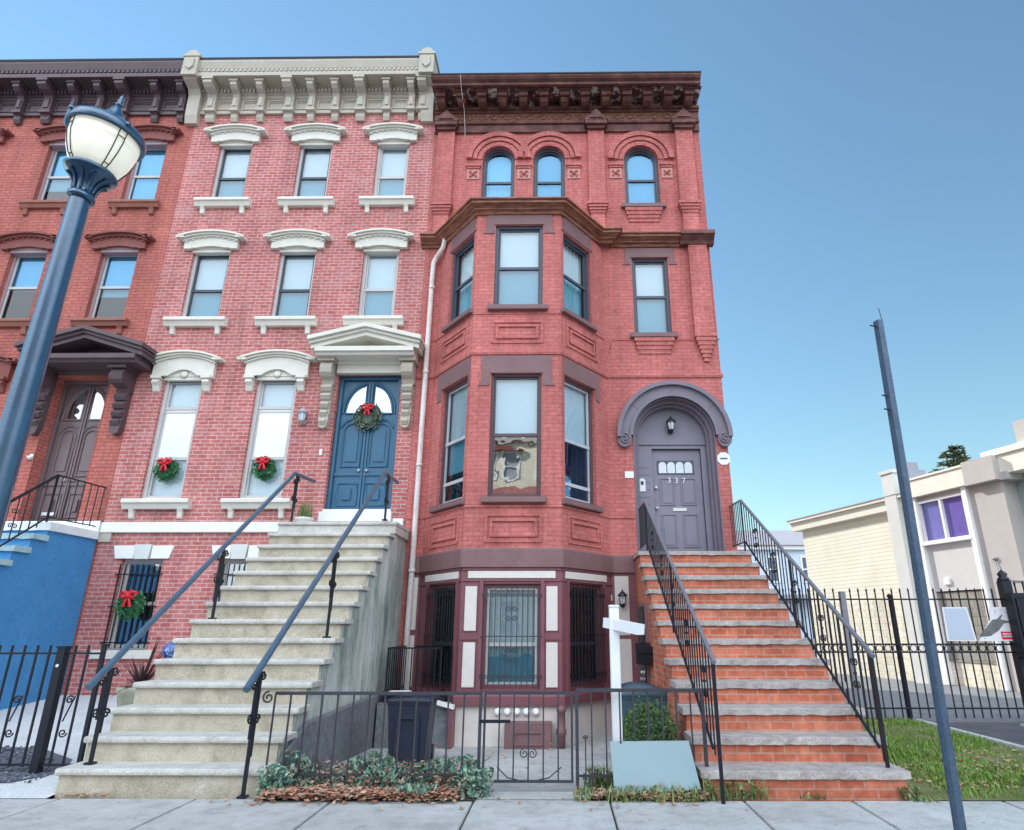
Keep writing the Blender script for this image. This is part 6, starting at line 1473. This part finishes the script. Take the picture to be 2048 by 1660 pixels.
o = k.build('weeds', 'weed', loc=(1.0, 6.5, 0)); tag(o, 'scruffy weeds along the foot of the brick stoop and pavement', 'weeds', kind='stuff')
k = MB()
for i in range(17000):
    x = random.uniform(3.42, 5.83); y = random.uniform(6.56, 11.5)
    if x < 3.62 and y < 8.2: continue
    pn = math.sin(x * 2.1 + y * 0.7) + math.sin(y * 2.9 - x * 1.3) + 0.6 * math.sin(x * 5.3 + y * 4.1)
    if pn < -0.75 and random.random() < 0.8: continue
    if y < 7.0 and random.random() < 0.65: continue
    hh = random.uniform(0.03, 0.075) * (1.15 if pn > 0.4 else 0.75)
    blade(k, x, y, 0.008, hh, hh * random.uniform(0.3, 1.0), random.uniform(0.003, 0.006))
o = k.build('grass', 'grass', loc=(4.6, 9, 0)); tag(o, 'patchy green grass strip between the brick stoop and driveway', 'grass', kind='stuff')
k = MB()
for i in range(500): 
    x, y = random.uniform(3.6, 5.8), random.triangular(6.7, 9.5, 6.9); litter(x, y, 0.012 + random.random() * 0.01)
o = k.build('dry_thatch', 'litter', loc=(4.6, 8, 0)); tag(o, 'dry fallen leaves scattered on the grass strip', 'leaves', kind='stuff')

bu = thing('shrub', 'round evergreen shrub in front of the blue grey bin', 'shrub', (0.93, 7.45, -0.05))
k = MB()
for i in range(5200):
    v = Vector((random.gauss(0, 1), random.gauss(0, 1), random.gauss(0, 1))).normalized() * (random.random() ** 0.22)
    f = 1 + 0.16 * math.sin(v.x * 9 + v.z * 5) * math.cos(v.y * 8)
    leaf_quad(k, (0.95 + v.x * 0.33 * f, 7.45 + v.y * 0.31 * f, 0.35 + v.z * 0.37 * f), random.uniform(0.011, 0.022))
for i in range(70):     # longer shoots sticking out of the crown
    v = Vector((random.gauss(0, 1), random.gauss(0, 1) - 0.3, abs(random.gauss(0, 1)))).normalized()
    for j in range(4): leaf_quad(k, (0.95 + v.x * (0.31 + 0.03 * j), 7.45 + v.y * (0.29 + 0.03 * j), 0.35 + v.z * (0.34 + 0.035 * j)), 0.014)
k.build('foliage', 'bush', bu)
k = MB()
for i in range(6):
    a = i * 1.05; k.tube([(0.93, 7.45, -0.06), (0.93 + 0.12 * math.cos(a), 7.45 + 0.12 * math.sin(a), 0.3)], 0.012, 5, r2=0.005)
k.build('stems', 'bark', bu)

pp = thing('potted_plant', 'dark spiky plant in a mossy stone pot beside the grey stone stoop', 'plant', (-5.92, 9.6, 0.22))
PX, PY, PZ = -5.95, 9.5, 0.22
k = MB(); k.lathe([(0.17, 0), (0.19, 0.02), (0.20, 0.10), (0.25, 0.38), (0.28, 0.42), (0.28, 0.48), (0.24, 0.49), (0.22, 0.44), (0.0, 0.43)], (PX, PY, PZ), 24); k.build('pot', 'pot', pp)
k = MB()
for i in range(70):
    a = random.random() * 6.28; L = random.uniform(0.35, 0.75); up = random.uniform(0.1, 1.0); pts = []
    for j in range(5):
        t = j / 4; rr = L * t * (1 - 0.55 * up); z = PZ + 0.46 + L * (up * t - (1 - up) * 0.75 * t * t)
        pts.append(Vector((PX + rr * math.cos(a), PY + rr * math.sin(a), z)))
    s_ = Vector((-math.sin(a), math.cos(a), 0)); vs = []
    for j, p in enumerate(pts): w_ = 0.018 * (1 - (j / 4) ** 2) + 0.002; vs += [p - s_ * w_, p + s_ * w_]
    k.add(vs, [(2 * j, 2 * j + 1, 2 * j + 3, 2 * j + 2) for j in range(4)])
k.build('leaves', 'cordyline', pp)
k = MB(); k.lathe([(0, -0.12)] + [(0.125 * math.cos(R(a)), 0.125 * math.sin(R(a))) for a in range(-75, 90, 15)] + [(0, 0.125)], (-5.66, 9.62, 1.17), 20); k.tube([(-5.72, 9.6, 0.6), (-5.66, 9.62, 1.06)], 0.008, 5); o = k.build('garden_ornament', 'ball_blue', loc=(-5.66, 9.62, 1.0)); tag(o, 'shiny blue globe ornament on a stake beside the spiky plant', 'ornament')
p2 = thing('potted_plant', 'small green plant in a white bowl on the landing by the blue door', 'plant', (-4.62, 11.2, 3.19))
k = MB(); k.lathe([(0.06, 0), (0.08, 0.02), (0.11, 0.08), (0.16, 0.13), (0.17, 0.16), (0.14, 0.16), (0.0, 0.14)], (-4.60, 11.15, 3.192), 20); k.build('pot', 'pot_white', p2)
k = MB()
for i in range(90):
    a = random.random() * 6.28; rr = 0.12 * math.sqrt(random.random()); blade(k, -4.60 + rr * math.cos(a), 11.15 + rr * math.sin(a), 3.34, random.uniform(0.10, 0.36), 0.08, 0.007)
for i in range(110): leaf_quad(k, (-4.60 + random.gauss(0, 0.07), 11.15 + random.gauss(0, 0.05), 3.38 + abs(random.gauss(0, 0.11))), 0.02)
k.build('leaves', 'weed', p2)

# ================================================================== BACKGROUND
CF = Fr(9.18, 23.93, 0.288, -0.958)     # long wall of the low building; s runs towards the viewer
cb = thing('commercial_building', 'low cream building with lap siding, flat eaves and a purple tinted window', 'building', (10.6, 19, 0))
k = MB(); k.fbox(CF, 0, 5.42, -8, 0, 2.3, 5.0); k.build('siding_wall', 'siding', cb)
k = MB(); k.fbox(CF, -0.02, 13, -8, 0.02, -0.3, 2.3); k.build('block_wall', 'block_cream', cb)
k = MB(); k.fbox(CF, -0.35, 5.40, -8, 0.22, 4.96, 5.26); k.fbox(CF, -0.42, 5.40, -8, 0.32, 5.26, 5.34); fa = k.build('fascia', 'trim_cream', cb)
k = MB(); k.fbox(CF, -0.42, 5.4, -8, 0.34, 5.34, 5.38); k.build('roof', 'roof_grey', cb)
k = MB(); k.fbox(CF, 4.55, 5.0, -0.2, 0.34, -0.2, 6.05); k.fbox(CF, 4.50, 5.05, -0.25, 0.38, 6.05, 6.15); k.build('pier', 'trim_grey', cb)
k = MB(); k.fbox(CF, 5.40, 7.38, -6, 0.30, 5.16, 5.66); k.fbox(CF, 5.36, 7.40, -6, 0.34, 5.66, 5.72); k.build('bay_fascia', 'trim_cream', cb)
for z0, z1, dd in ((2.45, 3.80, 0.10), (5.00, 5.16, 0.06)): k = MB(); k.fbox(CF, 5.55, 7.12, -1, dd, z0, z1); k.build('bay_panel', 'panel_grey', cb)
k = MB(); k.fbox(CF, 5.35, 5.55, -1, 0.22, 0, 5.16); k.fbox(CF, 7.12, 7.26, -1, 0.22, 0, 5.16); k.build('bay_post', 'white', cb)
wn = MB(); wn.ring(CF, outline(5.55, 7.12, 3.80, 5.02), outline(5.55, 7.12, 3.80, 5.02, t=0.06), 0.02, 0.17); wn.fbox(CF, 6.29, 6.36, 0.02, 0.16, 3.86, 4.96); wd = wn.build('window', 'white', cb)
k = MB(); k.fbox(CF, 5.50, 7.15, 0.0, 0.24, 3.74, 3.80); k.build('window_sill', 'white', wd)
for a, b in ((5.61, 6.29), (6.36, 7.06)): k = MB(); k.fbox(CF, a, b, 0.03, 0.06, 3.86, 4.96); k.build('pane', 'glass_purple', wd)
k = MB(); k.fbox(CF, 5.55, 7.12, -0.5, 0.05, 0.6, 2.42); k.build('stone_panel', 'block_grey', cb)
k = MB(); k.fbox(CF, 7.26, 8.25, -2, 0.12, -0.2, 5.16); k.build('corner_wall', 'taupe_wall', cb)
k = MB(); k.fbox(CF, 7.40, 8.30, -2, 0.36, 5.12, 5.76); k.fbox(CF, 8.30, 8.5, -2, 0.2, 5.1, 5.3); k.build('corner_cap', 'taupe_wall', cb)
k = MB(); k.fbox(CF, 8.25, 13, -3, -0.35, 2.3, 5.30); k.build('recessed_wall', 'green_grey', cb)
k = MB(); k.fbox(CF, 8.30, 13, -4, 0.14, 5.26, 5.76); k.fbox(CF, 7.9, 13, -4, 0.20, 5.76, 5.92); k.build('front_fascia', 'trim_cream', cb)
k = MB(); k.fbox(CF, 9.0, 9.9, -0.36, -0.31, 3.6, 4.8); k.build('wall_vent', 'white', cb)
k = MB(); k.lathe([(0, 0), (0.07, 0), (0.07, 0.06), (0, 0.07)], CF.p(7.62, 0.13, 3.15), 10); k.tube([CF.p(7.62, 0.15, 3.12), CF.p(7.66, 0.16, 2.85), CF.p(7.9, 0.16, 2.62), CF.p(8.2, 0.15, 2.58), CF.p(8.4, 0.1, 2.60)], 0.015, 5); k.build('conduit', 'chimney_grey', cb)
k = MB(); k.fbox(CF, 5.95, 6.13, 0.1, 0.16, 2.62, 2.78); k.build('alarm_box', 'white', cb)
t = thing('air_conditioner', 'pale roof air conditioner with dark side louvres on the cream building', 'air conditioner', CF.p(9.3, -0.6, 5.92))
k = MB(); k.fbox(CF, 8.75, 9.25, -1.0, -0.05, 5.90, 6.55); k.build('case', 'taupe_wall', t, bevel=0.02)
k = MB(); k.fbox(CF, 9.26, 10.6, -1.0, -0.10, 5.95, 6.52); k.build('condenser', 'asphalt_wet', t, bevel=0.02)
for i in range(6): k = MB(); k.fbox(CF, 9.40 + 0.18 * i, 9.43 + 0.18 * i, -0.10, -0.07, 6.0, 6.47); k.build('louvre', 'trim_grey', t)
ch = thing('chimney', 'grey stepped chimney behind the eaves of the cream building', 'chimney', (17.1, 30, 0))
k = MB(); k.box(16.75, 17.75, 29.8, 30.8, 0, 8.75); k.build('stack', 'chimney_grey', ch)
k = MB(); k.box(16.85, 17.5, 29.9, 30.7, 8.75, 9.15); k.build('cap', 'roof_grey', ch)
fh = thing('house', 'pale blue house with grey hipped roof far behind the cream building', 'house', (13.5, 40, 0))
k = MB(); k.box(9.5, 19, 40, 50, -0.3, 6.15); k.build('wall', 'house_blue', fh)
k = MB(); k.box(9.2, 19.3, 39.75, 40.0, 6.10, 6.35); k.build('eaves', 'white', fh)
k = MB(); k.add([(9.1, 39.6, 6.35), (19.4, 39.6, 6.35), (19.4, 50.4, 6.35), (9.1, 50.4, 6.35), (11, 43, 7.75), (17.5, 43, 7.75), (17.5, 47, 7.75), (11, 47, 7.75)], [(0, 1, 5, 4), (1, 2, 6, 5), (2, 3, 7, 6), (3, 0, 4, 7), (4, 5, 6, 7)]); k.build('roof', 'roof_grey', fh)
HF = Fr(0, 40)
for a, b, c, d in ((15.0, 15.75, 4.1, 5.7), (12.9, 13.6, 4.1, 5.7), (12.9, 13.6, 1.0, 2.6)):
    k = MB(); k.ring(HF, outline(a, b, c, d), outline(a, b, c, d, t=0.09), -0.02, 0.06); k.fbox(HF, a, b, 0, 0.05, (c + d) / 2 - 0.04, (c + d) / 2 + 0.04); w_ = k.build('window', 'white', fh)
    k = MB(); k.fbox(HF, a + 0.08, b - 0.08, 0.0, 0.02, c + 0.08, d - 0.08); k.build('pane', 'text_dark', w_)
k = MB(); k.box(9.4, 19, 39.2, 40, 3.05, 3.35); k.build('porch_roof', 'roof_grey', fh)

# the sunlit houses over the road, which the bay window mirrors
ob = thing('apartment_building', 'tan brick building with white windows, mirrored in the lower bay window', 'building', (-3, -17, 0))
OF = Fr(0, -17, -1, 0)
k = MB(); wh = [(x, x + 1.0, z, z + 1.7) for z in (1.2, 4.6, 8.0, 10.2) for x in (-9.2, -6.6, -4.0, -1.0, 0.4, 2.6, 4.0, 5.4, 7.4) if not (z == 8.0)]
wall(k, OF, -11, 10, -0.2, 12.6, wh, 0.15); k.box(-10, 11, -25, -17.2, -0.2, 12.5); k.build('wall', 'block_cream', ob)
k = MB(); k.fbox(OF, -11.1, 10.2, 0, 0.35, 12.6, 12.95); k.build('cornice', 'taupe_wall', ob)
k = MB(); k.prism(OF, [(2.35, 11.9), (7, 11.9), (7, 12.59), (4.4, 12.59), (3.4, 12.3)], 0, 0.4); k.build('awning', 'brown_hood', ob)
k = MB(); k.fbox(OF, -3.0, 10, 0.0, 0.06, 8.2, 9.7); k.build('brick_band', 'brick_pink', ob)
for (a, b, c, d) in wh:
    k = MB(); k.ring(OF, outline(a, b, c, d), outline(a, b, c, d, t=0.1), -0.1, 0.09); k.fbox(OF, a, b, -0.1, 0.06, (c + d) / 2 - 0.04, (c + d) / 2 + 0.04); w_ = k.build('window', 'white', ob)
    k = MB(); k.fbox(OF, a + 0.1, b - 0.1, -0.12, -0.08, c + 0.1, d - 0.1); k.build('pane', 'chimney_grey', w_)

tr = thing('conifer_tree', 'dark conifer rising behind the roof of the cream building', 'tree', (28.6, 45, 0))
k = MB(); k.tube([(28.3, 45, -0.3), (28.6, 45, 8), (29.15, 45, 14.2)], 0.32, 8, r2=0.04); k.build('trunk', 'bark', tr)
k = MB()
for i in range(300):
    t = random.random() ** 0.9; z = 14.1 - t * 9.5; x0 = 29.15 - (14.2 - z) * 0.09; L = 0.5 + t * 5.2 * random.uniform(0.7, 1.1)
    a = random.random() * 6.28; n_ = int(6 + L * 9)
    for j in range(n_):
        u = (j + 0.5) / n_; p = Vector((x0 + L * u * math.cos(a), 45 + L * u * math.sin(a), z - 0.25 * L * u * u + 0.28 * L * u))
        d_ = Vector((math.cos(a + random.uniform(-1.2, 1.2)), math.sin(a + random.uniform(-1.2, 1.2)), random.uniform(-0.3, 0.5))).normalized() * random.uniform(0.25, 0.45)
        s_ = d_.cross(Vector((random.uniform(-1, 1), random.uniform(-1, 1), 1))).normalized() * 0.07
        k.add([p - s_, p + d_ * 0.5 - s_, p + d_, p + d_ * 0.5 + s_, p + s_], [(0, 1, 2, 3, 4)])
k.build('crown', 'pine', tr)
